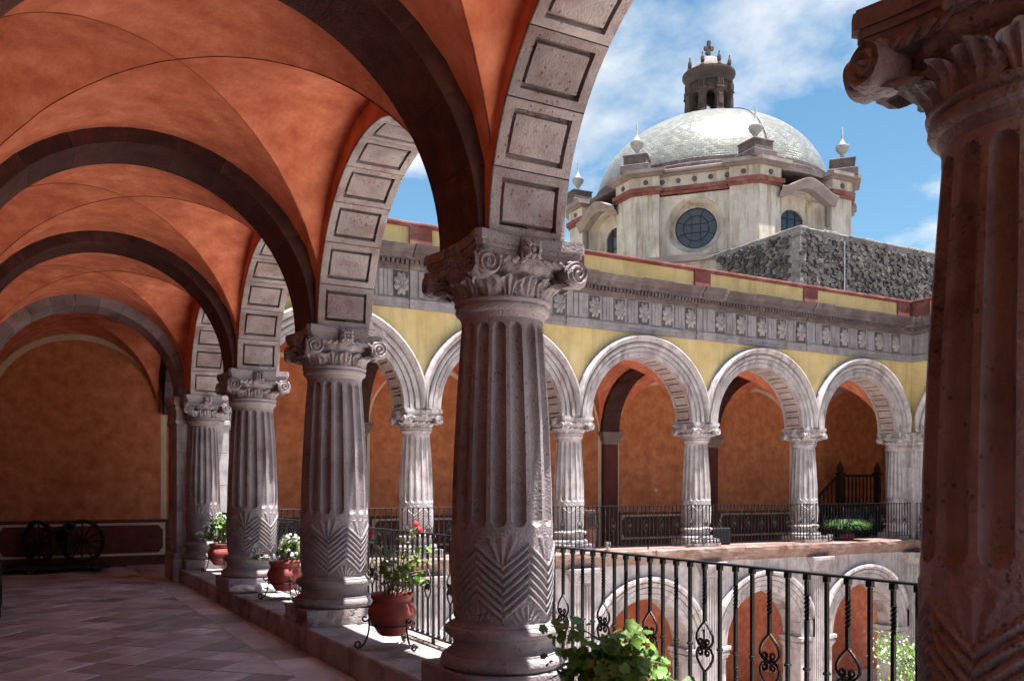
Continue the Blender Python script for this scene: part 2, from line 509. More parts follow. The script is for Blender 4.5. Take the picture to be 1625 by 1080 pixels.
# curb: one long course of blocks under the near arcade
cu = thing('stone_curb', 'long raised kerb of worn stone blocks under the near row of fluted columns', 'kerb', (XC, 0, 0))
y = -4.0
while y < YF + .5:
    h = random.uniform(.75, 1.35); y1 = min(y + h, YF + .5)
    b = MB()
    b.box(2.633 + random.uniform(0, .008), y + .003, -.01, 3.18, y1 - .003, ZC + random.uniform(-.004, .002), .014)
    b.build('block', M_CURB, cu, world=True)
    MB().box(3.184, y + .003 + .2, -.01, 3.62, y1 - .003 + .2, ZC + random.uniform(-.005, .001), .014).build('block', M_CURB, cu, world=True)
    y = y1

# ------------------------------------------------------------------ columns
def interp(z, tab):
    for (a, ra), (b, rb) in zip(tab, tab[1:]):
        if z <= b: 
            t = max(0, (z - a) / (b - a)); return ra + (rb - ra) * t
    return tab[-1][1]
RT = [(.73, .338), (.80, .343), (1.05, .354), (1.39, .361), (1.7, .356), (2.1, .339), (2.5, .314), (2.80, .292), (2.86, .290)]
def shaft_builder(NT, dz):
    zs = list(np.arange(.725, 1.40, dz)) + list(np.arange(1.40, 1.46, dz * .6)) + list(np.arange(1.46, 2.74, .06)) + list(np.arange(2.74, 2.83, dz * .6)) + [2.83, 2.862]
    def disp(a, zl, r):
        z = zl + ZC; d = 0
        if 1.39 < z < 2.81:
            p = 2 * PI / 16
            u = ((a - p / 2) % p) ; u = min(u, p - u)
            rf = p / 2 * .70; x = u / rf
            zr = rf * r
            e = 0
            if z < 1.405 + zr: e = (1.405 + zr - z) / zr
            elif z > 2.80 - zr: e = (z - 2.80 + zr) / zr
            qq = x * x + e * e
            if qq < 1: d -= .050 * math.sqrt(1 - qq) ** .7
        elif .755 < z < 1.345:
            t = abs(((a * 6 / (2 * PI)) % 1) - .5) * 2      # 1 at valleys (0 mod 60 deg), 0 at peaks
            zl0 = .787 + .155 * (1 - t)
            wv = (z - zl0) / .0565
            if -.4 < wv < 6.4:
                dd = abs(wv - round(wv))
                if dd < .36: d += .017 * (1 - (dd / .36) ** 2)
                else: d -= .005
            elif wv >= 6.4 and z < 1.34:
                dx = ((a + PI / 6) % (PI / 3) - PI / 6) * r
                an = math.atan2(dx, z - 1.09)
                d += (.006 * math.cos(an * 19) + .003) * (abs(dx) < .11 * (z - 1.09) / .25)
            elif wv <= -.4 and z > .765:
                dx = ((a) % (PI / 3) - PI / 6) * r
                an = math.atan2(dx, 1.0 - z + .02)
                d += (.006 * math.cos(math.atan2(dx, z - .70) * 19) + .003) * (math.hypot(dx, (z - .76)) < .11)
        return d
    return MB().lathe([(interp(z, RT), z - ZC) for z in zs], NT, disp=disp)
ME = {}
ME['shaft'] = shaft_builder(288, .0105).mesh('shaft', M_STONE, 38)
pb = [(.30, .166), (.40, .167), (.425, .176), (.440, .195), (.443, .218), (.436, .242), (.420, .258), (.398, .263), (.396, .264), (.396, .277), (.394, .278), (.374, .286), (.358, .306), (.350, .332), (.354, .358), (.368, .374), (.381, .379),
      (.382, .380), (.382, .392), (.384, .393), (.402, .398), (.413, .414), (.415, .428), (.410, .446), (.396, .458), (.378, .461), (.376, .462), (.376, .470), (.374, .471), (.352, .478), (.342, .490)]
ME['base'] = MB().lathe(pb, 72).mesh('base', M_STONE, 32)
pm = MB().box(-.441, -.441, -.004, .441, .441, .167, .012)
ME['plinth'] = pm.mesh('plinth', M_STONE)
def chipped():
    b = MB(); rr = random.Random(3); n, m_ = 30, 6
    loop = []
    for k in range(4):
        M = Matrix.Rotation(k * PI / 2, 4, 'Z')
        loop += [M @ Vector((-.44 + .88 * i / n, -.44, 0)) for i in range(n)]
    N_ = len(loop); v = []
    ph = [rr.uniform(0, 6) for _ in range(8)]
    for j in range(m_ + 1):
        z = -.004 + .171 * j / m_
        for i, p in enumerate(loop):
            t = i / N_ * 2 * PI
            d = .010 * math.sin(9 * t + ph[0] + 20 * z) + .008 * math.sin(23 * t + ph[1] - 35 * z) + rr.uniform(-.004, .004)
            ch = max(0, 1 - math.hypot(p.x - .42, p.y + .44) / .26) * .12 * (.6 + .4 * j / m_) + (.025 if abs(math.sin(6 * t + 8 * z)) < .07 else 0)
            q = p * (1 - max(0, d + .006) / .44 - ch)
            v.append((q.x, q.y, z - (.02 * ch / .12 if j == m_ else 0)))
    f = [(j * N_ + i, j * N_ + (i + 1) % N_, (j + 1) * N_ + (i + 1) % N_, (j + 1) * N_ + i) for j in range(m_) for i in range(N_)]
    f.append(tuple(range(m_ * N_, (m_ + 1) * N_)))
    return b.add(v, f)
ME['chipped'] = chipped().mesh('plinth', M_CURB, 30)
def bell():
    b = MB()
    b.lathe([(z[0], z[1] - ZC) for z in [(.285, 2.835), (.296, 2.845), (.302, 2.865), (.308, 2.88), (.328, 2.888), (.337, 2.905), (.335, 2.925), (.322, 2.935), (.326, 2.942), (.342, 2.952), (.344, 2.965), (.325, 2.975), (.31, 2.98), (.312, 3.03), (.33, 3.085), (.352, 3.115)]], 64)
    def egg(a, z, r):
        t = (a * 20 / (2 * PI)) % 1
        e = 1 - (abs(t - .5) / .36) ** 2
        return (.014 * max(0, e) - .010 * (1 if .40 < abs(t - .5) < .46 else 0)) if r > .362 else 0
    b.lathe([(r, z - ZC) for r, z in [(.30, 3.11), (.345, 3.112), (.362, 3.12), (.376, 3.14), (.384, 3.165), (.382, 3.188), (.37, 3.205), (.34, 3.216)]], 160, disp=egg)
    for k in range(4):
        c = MB()
        for i in range(9):       # carved band under the abacus between the volutes
            x = -.26 + .065 * i
            if abs(x) < .05: continue
            c.tube([(x - .02 * (1 if x < 0 else -1), -.395 + .02 * abs(x), 3.178 - ZC), (x + .028 * (1 if x < 0 else -1), -.40 + .02 * abs(x), 3.212 - ZC)], .013, 6)
        c.box(-.30, -.388, 3.172 - ZC, .30, -.25, 3.217 - ZC, .008)
        c.xf(Matrix.Rotation(k * PI / 2, 4, 'Z')); b.add(c.v, c.f)
    return b
def abacus():
    b = MB()
    def ring(a, sag, ch):
        pts = []
        for k in range(4):
            M = Matrix.Rotation(k * PI / 2, 4, 'Z')
            for i in range(9):
                t = -1 + 2 * i / 8
                x = t * (a - ch); y = -a + sag * (1 - t * t)
                p = M @ Vector((x, y, 0)); pts.append((p.x, p.y))
        return pts
    for a, z0, z1 in ((.405, 3.214, 3.262), (.418, 3.259, 3.292), (.432, 3.29, 3.352), (.425, 3.35, ZS)):
        b.prism(ring(a, .055, .035), z0 - ZC, z1 - ZC)
    return b
def rosette():       # local: face towards -Y, centre at origin
    b = MB().box(-.076, -.045, -.08, .076, .07, .08, .012)
    for k in range(8):
        a = k * PI / 4
        L = .066 if k % 2 == 0 else .084
        b.tube([(math.cos(a) * .022, -.05, math.sin(a) * .022), (math.cos(a) * L * .55, -.066, math.sin(a) * L * .55), (math.cos(a) * L, -.052, math.sin(a) * L)], [.010, .021, .012], 6)
        a += PI / 8
        b.tube([(math.cos(a) * .022, -.046, math.sin(a) * .022), (math.cos(a) * .07, -.052, math.sin(a) * .07)], [.007, .012], 5)
    b.ico((0, -.062, 0), .022, (1, .8, 1))
    return b
def volute():        # disc with spiral relief, faces -Y, centre at origin
    b = MB(); n = 40; rings = 16; R = .084
    v = []; f = []
    for i in range(rings + 1):
        r = R * i / rings
        for k in range(n):
            th = 2 * PI * k / n
            ph = (r / R * 2.2 - th / (2 * PI))
            h = .025 * (.5 + .5 * math.cos(2 * PI * ph)) * (1 if i < rings else .3) + (.010 if r < .018 else 0)
            v.append((r * math.cos(th), -.03 - h, r * math.sin(th)))
    o = len(v)
    for k in range(n):
        th = 2 * PI * k / n; v.append((R * .97 * math.cos(th), .10, R * .97 * math.sin(th)))
    for i in range(rings + 1):
        for k in range(n):
            k2 = (k + 1) % n; f.append((i * n + k, (i + 1) * n + k, (i + 1) * n + k2, i * n + k2))
    b.add(v, f)
    # the band that runs from the disc up to the abacus
    b.box(-.06, -.026, 0, .06, .10, .085, .012)
    return b
def leaf_part(kind):      # stands on the ring, centre line towards -Y
    b = MB(); nu, nv = 14, 12
    Wd = {'acanthus': .078, 'plain': .056, 'corner': .085}[kind]
    H = {'acanthus': .152, 'plain': .150, 'corner': .175}[kind]
    def fn(u, t):
        s_ = u * 2 - 1
        if kind == 'plain': wd = Wd * (.55 + .6 * t ** .8); nl = 3.0
        else: wd = Wd * (.72 + .5 * math.sin(PI * min(1, t * .8 + .1))) * (1 + .10 * math.cos(t * 22)); nl = 4.0
        top = (1 - .22 * s_ * s_) 
        z = 2.962 + H * t * top
        if kind == 'corner':
            r = .335 + .05 * t + .13 * t ** 2.2 - .02 * abs(s_)
            if t > .8: z -= (t - .8) * .28
        else:
            r = .330 + .028 * t + .055 * max(0, t - .55) ** 1.3 * 2
            if t > .88: z -= (t - .88) * .12
        r += .011 * math.cos(s_ * PI * nl * (1 - .25 * t)) * (.3 + t) - .02 * s_ * s_ 
        ang = s_ * wd / .36
        return (r * math.sin(ang), -r * math.cos(ang), z - ZC)
    b.grid(fn, nu, nv)
    # back skin pulled in, so the leaf is a solid plate
    def fb(u, t):
        x, y, z = fn(u, t); k = 1 - (.05 if t < .3 else .075)
        return (x * k, y * k, z - .006)
    o = len(b.v); b.grid(fb, nu, nv)
    e = [i * (nv + 1) + nv for i in range(nu + 1)]
    for a, c in zip(e, e[1:]): b.f.append((a, c, c + o, a + o))
    for j in range(nv):
        b.f.append((j, j + 1, j + 1 + o, j + o)); k = nu * (nv + 1) + j; b.f.append((k, k + 1, k + 1 + o, k + o))
    if kind == 'corner':
        b.tube([(-.035, -.505, 3.085 - ZC), (.035, -.505, 3.085 - ZC)], .026, 10)
        b.box(-.03, -.50, 3.08 - ZC, .03, -.36, 3.13 - ZC, .01)
    return b
ME['bell'] = bell().mesh('capital', M_STONE, 45)
ME['abacus'] = abacus().mesh('abacus', M_STONE, 25)
ME['rosette'] = rosette().mesh('rosette', M_STONE, 50)
ME['volute'] = volute().mesh('volute', M_STONE, 50)
for k in ('acanthus', 'plain', 'corner'): ME[k] = leaf_part(k).mesh('leaf', M_STONE, 60)
def cap_children():
    L = []
    for k in range(4):
        L.append(('rosette', (.0, -.362, 3.272 - ZC), k * PI / 2))
    for k in range(4):
        for sg in (-1, 1): L.append(('volute', (sg * .345, -.398, 3.145 - ZC), k * PI / 2, sg))
    for k in range(16):
        a = k * PI / 8
        L.append((('corner' if k % 4 == 2 else 'acanthus') if k % 2 == 0 else 'plain', (0, 0, 0), a))
    return L
def add_capital(root):
    c = link('capital', ME['bell'], root)
    link('abacus', ME['abacus'], c)
    for it in cap_children():
        nm, p, a = it[:3]
        P = Matrix.Rotation(a, 4, 'Z') @ Vector(p)
        rz = a + (it[3] * .10 if nm == 'volute' else 0)
        link(nm if nm in ('rosette', 'volute') else 'leaf', ME[nm], c, P, rz)
    return c
def merged_capital():
    b = MB()
    src = {'rosette': rosette, 'volute': volute}
    parts = [bell(), abacus()]
    for it in cap_children():
        nm, p, a = it[:3]
        m = src[nm]() if nm in src else leaf_part(nm)
        m.xf(Matrix.Translation(Matrix.Rotation(a, 4, 'Z') @ Vector(p)) @ Matrix.Rotation(a + (it[3] * .10 if nm == 'volute' else 0), 4, 'Z'))
        parts.append(m)
    for m in parts: b.add(m.v, m.f)
    return b
def remat(me, m):
    c = me.copy(); c.materials.clear(); c.materials.append(m); return c
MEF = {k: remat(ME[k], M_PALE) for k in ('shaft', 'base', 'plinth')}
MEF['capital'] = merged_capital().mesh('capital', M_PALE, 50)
def column(name, label, cat, loc, group, far=False):
    t = thing(name, label, cat, loc, 0, group)
    fill_column(t, far)
    return t
def fill_column(t, far, off=(0, 0, 0)):
    D = MEF if far else ME
    for k in ('plinth', 'base', 'shaft'): link(k, D[k], t, off)
    if far: link('capital', MEF['capital'], t, off)
    else:
        c = add_capital(t); c.location = off
near_lab = {0: 'fluted rose stone column in deep shade beside the end of the iron railing, no leafy pot at its left',
            1: 'massive fluted rose stone column standing between the red geranium pot and the bushy green plant',
            2: 'fluted rose stone column with a cracked plinth beside the red flowering geranium pot',
            3: 'fluted rose stone column with white plastic bags lying at its plinth'}
near_lab[0] = 'dark shaded fluted column with carved capital beside the bushy green plant, dome sky behind it'
for k in range(-1, 4):
    if k == -1: continue
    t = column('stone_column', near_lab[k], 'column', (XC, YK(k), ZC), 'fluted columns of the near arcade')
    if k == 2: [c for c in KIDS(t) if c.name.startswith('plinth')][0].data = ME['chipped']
far_lab = ['pale fluted column of the opposite gallery nearest the shared corner pier',
           'pale fluted column of the opposite gallery, second from the corner of the orange vaulted walk',
           'pale fluted column of the opposite gallery beside the black box on the floor',
           'pale fluted column of the opposite gallery beside the green fern and the dark staircase']
for j in range(4):
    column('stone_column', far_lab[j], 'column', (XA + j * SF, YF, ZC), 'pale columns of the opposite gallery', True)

# corner piers: square core with two engaged columns
def pier(label, cx, cy, d1, d2, far, m):
    t = thing('corner_pier', label, 'pier', (cx, cy, ZC), 0, 'corner piers of the cloister')
    for i, (z0, z1) in enumerate(((.46, 1.02), (1.02, 1.5), (1.5, 2.1), (2.1, 2.62))): MB().box(-.465, -.465, z0 + (.003 if i else 0), .465, .465, z1, .008).build('core_block', m, t)
    b = MB()
    for a, z0, z1 in ((.53, -.25, .17), (.52, .168, .27), (.47, .268, .39), (.49, .388, .462)): b.box(-a, -a, z0, a, a, z1, .014)
    b.build('base', m, t)
    b = MB()
    for a, z0, z1 in ((.49, 2.618, 2.70), (.475, 2.698, 2.86), (.49, 2.858, 2.96), (.52, 2.958, 3.113)): b.box(-a, -a, z0, a, a, z1, .012)
    b.build('capital', m, t)
    for d in (d1, d2):
        n0 = set(KIDS(t))
        fill_column(t, far, (d[0] * .56, d[1] * .56, 0))
        for c in KIDS(t):
            if c not in n0:
                q_ = .93 if c.name.startswith('capital') else .80 if c.name.startswith('shaft') else .86
                c.scale = (q_, q_, 1)
    return t
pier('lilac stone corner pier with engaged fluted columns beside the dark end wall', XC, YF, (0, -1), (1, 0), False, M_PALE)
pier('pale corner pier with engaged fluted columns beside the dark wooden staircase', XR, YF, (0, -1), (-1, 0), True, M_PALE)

# ------------------------------------------------------------------ arches
def voussoir(a0, a1, r0, r1, hw, panel=True, gap=.004, bev=.006):
    """wedge; local x along the span, y across (half width hw), z up, about the arch centre. intrados carries a sunk outline panel"""
    b = MB(); n = 5
    g = gap / r0
    A = [a0 + g + (a1 - a0 - 2 * g) * i / n for i in range(n + 1)]
    def P(r, a, y): return (r * math.cos(a), y, r * math.sin(a))
    # outer, sides
    for (ra, ya, rb, yb) in ((r1, -hw, r1, hw), (r0 + bev, -hw, r1, -hw), (r1, hw, r0 + bev, hw), (r0, -hw + bev, r0 + bev, -hw), (r0 + bev, hw, r0, hw - bev)):
        v = [P(ra, a, ya) for a in A] + [P(rb, a, yb) for a in A]
        b.add(v, [(i, i + 1, n + 2 + i, n + 1 + i) for i in range(n)])
    for a in (A[0], A[-1]):
        b.add([P(r0, a, -hw + bev), P(r0, a, hw - bev), P(r0 + bev, a, hw), P(r1, a, hw), P(r1, a, -hw), P(r0 + bev, a, -hw)], [(0, 1, 2, 3, 4, 5)])
    if not panel:
        v = [P(r0, a, -hw + bev) for a in A] + [P(r0, a, hw - bev) for a in A]
        b.add(v, [(i, i + 1, n + 2 + i, n + 1 + i) for i in range(n)])
        return b
    # intrados rings: frame, groove wall, groove floor, wall, panel
    H = hw - bev; am = (a0 + a1) / 2; ha = (A[-1] - A[0]) / 2
    rings = [(1.0, ha, H, r0), (0, ha - .055 / r0, H * .76, r0), (0, ha - .062 / r0, H * .75, r0 + .06), (0, ha - .085 / r0, H * .685, r0 + .06), (0, ha - .09 / r0, H * .67, r0 + .006)]
    def loop(hA, hy, r):
        pts = []
        for i in range(n + 1): pts.append(P(r, am - hA + 2 * hA * i / n, -hy))
        for i in range(n + 1): pts.append(P(r, am + hA - 2 * hA * i / n, hy))
        return pts
    Ls = [loop(x[1], x[2], x[3]) for x in rings]
    m = 2 * n + 2
    for La, Lb in zip(Ls, Ls[1:]):
        b.add(La + Lb, [(i, (i + 1) % m, m + (i + 1) % m, m + i) for i in range(m)])
    L5 = Ls[-1]
    b.add(L5, [(i, i + 1, m - 2 - i, m - 1 - i) for i in range(n)])
    return b
def arch_thing(name, label, cat, c, along, r0, r1, hw, nv, m, group, panel=True, partname='voussoir', smooth=None, gap=.004):
    """along: 'x' or 'y' = direction of the span"""
    t = thing(name, label, cat, (c[0], c[1], c[2]), 0 if along == 'x' else PI / 2, group)
    me = [voussoir(PI * i / nv, PI * (i + 1) / nv, r0, r1, hw, panel, gap).mesh(partname, m) for i in range(nv)]
    for q in me: link(partname, q, t)
    return t
lab_a = {-1: None, 0: 'coffered rose stone arch springing from the dark shaded column towards the camera side',
         1: 'coffered rose stone arch spanning above the red flowering geranium pot', 2: 'coffered rose stone arch spanning above the white plastic bags',
         3: 'coffered rose stone arch meeting the lilac corner pier'}
lab_a[0] = 'coffered rose stone arch framing the dome and spanning above the bushy green plant'
for k in range(0, 4):
    arch_thing('arcade_arch', lab_a[k], 'arch', (XC, YK(k) + SP / 2 if k < 3 else (YK(3) + YF - .56) / 2, ZS), 'y', 1.5 if k < 3 else 1.5 + (YF - .56 - YK(4)) / 2, 1.78, .30, 11, M_SOFFIT, 'coffered arches of the near arcade')
arch_thing('arcade_arch', 'unseen coffered stone arch past the dark shaded column, kept to bound the light', 'arch', (XC, YK(-1) + SP / 2, ZS), 'y', 1.5, 1.78, .30, 11, M_SOFFIT, 'coffered arches of the near arcade')  # out of view, kept to bound the light in the walk
VX, VR = 1.15, 1.72           # near vault centre line and radius
tl = {0: 'dark maroon cross arch over the walk at the dark shaded column', 1: 'dark maroon cross arch landing on the massive column by the red geraniums',
      2: 'dark maroon cross arch landing on the column with the cracked plinth', 3: 'dark maroon cross arch landing on the column with the plastic bags'}
for k in range(0, 4):
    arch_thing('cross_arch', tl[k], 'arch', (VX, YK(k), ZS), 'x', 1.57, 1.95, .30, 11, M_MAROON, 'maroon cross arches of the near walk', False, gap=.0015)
arch_thing('cross_arch', 'rose stone cross arch in front of the end wall with the cannon', 'arch', (VX, YF, ZS), 'x', 1.53, 1.95, .34, 13, M_STONE, None, False)
arch_thing('cross_arch', 'stone cross arch between the lilac corner pier and the end wall', 'arch', (XC + .16, (YF + YW) / 2 + .1, ZS), 'y', 1.50, 1.95, .27, 13, M_CORN, None, False)

# ------------------------------------------------------------------ vaults
def vault(name, cx, cy, a, b_, rise, m, zs=ZS):
    n = 18; mb = MB()
    def P(u, v):
        z = max(math.sqrt(max(0, 1 - u * u)), math.sqrt(max(0, 1 - v * v)))
        return (cx + a * u, cy + b_ * v, zs + rise * z)
    for k in range(4):
        v = []; f = []
        for i in range(n + 1):
            s_ = math.sin(PI / 2 * i / n)
            for j in range(n + 1):
                t_ = (-1 + 2 * j / n) * 1.0
                t2 = math.sin(t_ * PI / 2) * s_ if False else t_ * s_
                u, w_ = (s_, t2) if k == 0 else (-s_, t2) if k == 1 else (t2, s_) if k == 2 else (t2, -s_)
                v.append(P(u, w_))
        for i in range(n):
            for j in range(n): f.append((i * (n + 1) + j, (i + 1) * (n + 1) + j, (i + 1) * (n + 1) + j + 1, i * (n + 1) + j + 1))
        mb.add(v, f)
    o = struct(mb.build(name, m, None, 179))
    if zs == ZS and cy < YW and cx < 3:
        for su in (-1, 1):
            pts = []
            for i in range(-22, 23):
                t = math.sin(i / 22 * 1.45)
                p = P(t, su * t)
                pts.append((p[0] + random.uniform(-.004, .004), p[1] + random.uniform(-.004, .004), p[2] - .001))
            MB().tube(pts, .0055, 4).build('groin_joint', M_CRACK, o, 60)
    return o
for k in range(-2, 3): vault('vaulted_ceiling', VX, YK(k) + SP / 2, VR, SP / 2 - .295, VR, M_ORANGE)
vault('vaulted_ceiling', VX, (YK(3) + .3 + YF - .335) / 2, VR, (YF - .335 - YK(3) - .3) / 2, VR, M_ORANGE)
vault('vaulted_ceiling', VX, (YF + .335 + YW) / 2, VR, (YW - YF - .335) / 2, VR, M_ORANGE)
FY = (YF + .3 + YW) / 2; FR = (YW - YF - .3) / 2
for j in range(-1, 4): vault('vaulted_ceiling', XA + (j + .5) * SF, FY, SF / 2 - .295, FR, FR - .02, M_ORANGE)
vault('vaulted_ceiling', (XR + .3 + XRW) / 2, FY, (XRW - XR - .3) / 2, FR, FR - .02, M_ORANGE)
for j in range(2): vault('vaulted_ceiling', (XR + .3 + XRW) / 2, YF - 1.95 - j * SF, (XRW - XR - .3) / 2, 1.66, FR - .02, M_ORANGE)
# unseen flat roofs over the galleries, put in to block light
struct(MB().box(XW - .4, -8, 5.9, XC + .2, YW + .4, 6.6).build('roof_light_block', M_GREYST))
struct(MB().box(XC + .21, YF - .2, 5.9, XRW + .4, YW + .4, 6.6).build('far_roof_light_block', M_GREYST))
struct(MB().box(XR - .2, -3, 5.9, XRW + .4, YF - .21, 6.6).build('right_roof_light_block', M_GREYST))

# ------------------------------------------------------------------ near wing: spandrel walls, side wall, unseen outer sheet and parapet added to block light
nw = thing('arcade_wall', 'upper wall above the near coffered arches, plastered orange inside the walk', 'wall', (XC, 0, ZS))
def spandrel(cyc, half, r, x, z1, n=40, sgn=1):
    """wall sheet above an arch in the plane x (span along y)"""
    b = MB(); v = []; f = []
    xs = sorted(set([-half, half] + [r * math.cos(PI * i / n) for i in range(n + 1)]))
    for q_ in xs:
        zz_ = math.sqrt(max(0, r * r - q_ * q_)) if abs(q_) <= r else 0
        v += [(x, cyc + q_, ZS + max(zz_, .002)), (x, cyc + q_, z1)]
    f = [(2 * i, 2 * i + 2, 2 * i + 3, 2 * i + 1) for i in range(len(xs) - 1)]
    return b.add(v, f)
for k in range(-1, 4):
    cy = YK(k) + SP / 2 if k < 3 else (YK(3) + YF - .56) / 2
    hf = SP / 2 if k < 3 else (YF - YK(3)) / 2
    spandrel(cy, SP / 2 - .001 if k < 3 else hf, 1.512 if k < 3 else 1.5 + (YF - .56 - YK(4)) / 2 + .012, XC - .306, 5.9).build('inner_plaster', M_ORANGE, nw, world=True)
    spandrel(cy, SP / 2 - .001 if k < 3 else hf, 1.512 if k < 3 else 1.55, XC + .302, 6.6).build('outer_light_block', M_YELLOW, nw, world=True)  # plain outer sheet, out of view, added to block light
MB().box(XC + .1, -4, 6.61, XC + .36, YF - .4, 7.27).build('parapet', M_YELLOW, nw, world=True)  # unseen top of the added light-blocking wall
sw = thing('side_wall', 'orange plastered wall running along the walk opposite the near columns', 'wall', (XW, 8, 0))
MB().box(XW - .3, -7, 0, XW, YW, 5.9).build('plaster', M_WALL, sw, world=True)
MB().box(XW - .1, -7, 0, XW + .006, YW - .01, 1.02).build('wainscot', M_WAINS, sw, world=True)
for k in range(-1, 4):
    MB().box(XW, YK(k) - .27, 0, XW + .13, YK(k) + .27, ZS - .3, .01).build('pilaster', M_WAINS, sw, world=True)
    b = MB()
    for e, z0, z1 in ((.05, ZS - .3, ZS - .2), (.09, ZS - .2, ZS - .1), (.13, ZS - .1, ZS - .002)): b.box(XW, YK(k) - .27 - e, z0, XW + .10 + e, YK(k) + .27 + e, z1, .008)
    b.build('impost', M_GREYST, sw, world=True)

# ------------------------------------------------------------------ back wall of the end bay and the opposite gallery
def band_rect_notched(u0, u1, z0, z1, wd, notch):
    """cream outline with scooped inner corners -> quads list in (u,z)"""
    o = [(u0, z0), (u1, z0), (u1, z1), (u0, z1)]
    inner = []
    cs = [((u0 + wd, z0 + wd), (1, 1)), ((u1 - wd, z0 + wd), (-1, 1)), ((u1 - wd, z1 - wd), (-1, -1)), ((u0 + wd, z1 - wd), (1, -1))]
    return o, cs
def wains_panel(parent, mapf, u0, u1, w0, z_top=1.015, base_z=0.0):
    """maroon dado board with cream outline; mapf(u,w,z) -> world; w grows out of the wall"""
    b = MB().box(u0, w0, base_z, u1, w0 + .012, z_top); b.map(mapf)
    bo = b.build('wainscot_board', M_WAINS, parent, world=True)
    a0, a1, z0, z1 = u0 + .075, u1 - .075, .215, z_top - .075
    wd, nt_ = .052, .10
    c = MB()
    W0, W1 = w0 + .010, w0 + .017
    for bx in ((a0, z0, a1, z0 + wd), (a0, z1 - wd, a1, z1), (a0, z0 + wd, a0 + wd, z1 - wd), (a1 - wd, z0 + wd, a1, z1 - wd)):
        c.box(bx[0], W0, bx[1], bx[2], W1, bx[3])
    for cu_, cz_, su, sz in ((a0 + wd, z0 + wd, 1, 1), (a1 - wd, z0 + wd, -1, 1), (a1 - wd, z1 - wd, -1, -1), (a0 + wd, z1 - wd, 1, -1)):
        pts = [(0, 0), (nt_, 0)] + [(nt_ * (1 - math.sin(PI / 2 * i / 5) * .62), nt_ * (1 - math.cos(PI / 2 * i / 5) * .62) if False else nt_ * (.0 + math.sin(PI / 2 * i / 5)) * .38 + nt_ * .62 * (i / 5) ** 2) for i in range(1, 5)] + [(0, nt_)]
        n = len(pts)
        v = [(cu_ + su * p[0], W0, cz_ + sz * p[1]) for p in pts] + [(cu_ + su * p[0], W1 - .001, cz_ + sz * p[1]) for p in pts]
        c.add(v, [tuple(range(n)), tuple(range(n, 2 * n))] + [(i, (i + 1) % n, n + (i + 1) % n, n + i) for i in range(n)])
    c.map(mapf); c.v = [tuple(Vector(p) - wl(bo)) for p in c.v]
    c.build('cream_border', M_CREAM, bo)
def cream_arch(parent, mapf, uc, half, r, wd, w0, rise=None, z0=1.02):
    """cream band: two uprights and an arch"""
    b = MB(); rz = rise or r
    b.box(uc - r - wd, w0, z0, uc - r, w0 + .008, ZS); b.box(uc + r, w0, z0, uc + r + wd, w0 + .008, ZS)
    n = 36
    v = []; f = []
    for i in range(n + 1):
        a = PI * i / n
        for (rr, rv) in ((r, rz), (r + wd, rz + wd)):
            for ww in (w0 + .008, w0): v.append((uc + rr * math.cos(a), ww, ZS + rv * math.sin(a)))
    for i in range(n):
        for (p_, q_) in ((0, 2), (2, 3), (1, 0)): f.append((4 * i + p_, 4 * i + q_, 4 * i + 4 + q_, 4 * i + 4 + p_))
    b.add(v, f); b.map(mapf)
    return b.build('cream_band', M_CREAM, parent, world=True)
bw = thing('back_wall', 'long orange plaster wall with cream outlines and maroon dado behind the opposite gallery', 'wall', (12, YW, 0))
MB().box(XC + .02, YW, -.05, XRW + .3, YW + .3, 5.9).build('plaster', M_WALL, bw, world=True)
ew = thing('end_wall', 'dark orange end wall with a maroon and cream dado behind the cannon', 'wall', (VX, YW, 0))
MB().box(XW - .3, YW, -.05, XC + .018, YW + .3, 5.9).build('plaster', M_WALL, ew, world=True)
mw = lambda u, w_, z: (u, YW - w_, z)
wains_panel(ew, mw, -.40, 3.10, .0)
cream_arch(ew, mw, 1.27, 1.9, 1.66, .12, .0, 1.55)
for j in range(-1, 5):
    x0 = XA + (j - 0) * SF
    if j < 4:
        xa, xb = x0 + .36, x0 + SF - .36
        if j == -1: xa = XC + .55
        if j == 3: xb = XR - .3
        wains_panel(bw, mw, xa, xb, .0)
        cream_arch(bw, mw, (x0 + x0 + SF) / 2, 1.9, SF / 2 - .37, .11, .0, FR - .22, .02)
    if 0 <= j < 4:
        pl = MB().box(x0 - .25, YW - .14, 0, x0 + .25, YW, ZS - .36, .008).build('pilaster', M_WAINS, bw, world=True)
        b = MB()
        for e, z0, z1 in ((.0, ZS - .36, ZS - .26), (.05, ZS - .26, ZS - .14), (.10, ZS - .14, ZS - .07), (.13, ZS - .07, ZS - .002)): b.box(x0 - .26 - e, YW - .15 - e, z0, x0 + .26 + e, YW - .001, z1, .01)
        b.v = [tuple(Vector(p) - wl(pl)) for p in b.v]
        b.build('impost', M_GREYST, pl)
tag(MB().box(17.05, YW - .03, 1.62, 17.17, YW + .001, 1.73, .006).build('wall_plaque', M_CREAM), 'small pale plaque on the orange wall of the opposite gallery', 'plaque')
fl_lab = ['behind the first free pale column', 'behind the second pale column', 'behind the pale column by the black box', 'behind the pale column by the fern']
for j in range(4):
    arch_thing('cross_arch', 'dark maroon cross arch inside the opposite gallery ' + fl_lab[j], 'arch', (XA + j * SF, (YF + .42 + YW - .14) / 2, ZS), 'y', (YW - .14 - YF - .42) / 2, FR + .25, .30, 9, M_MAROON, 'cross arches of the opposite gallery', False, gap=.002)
arch_thing('cross_arch', 'stone cross arch inside the opposite gallery beside the dark staircase', 'arch', (XR, (YF + .4 + YW) / 2, ZS), 'y', (YW - YF - .4) / 2, FR + .25, .34, 9, M_PALESOF, None, False)
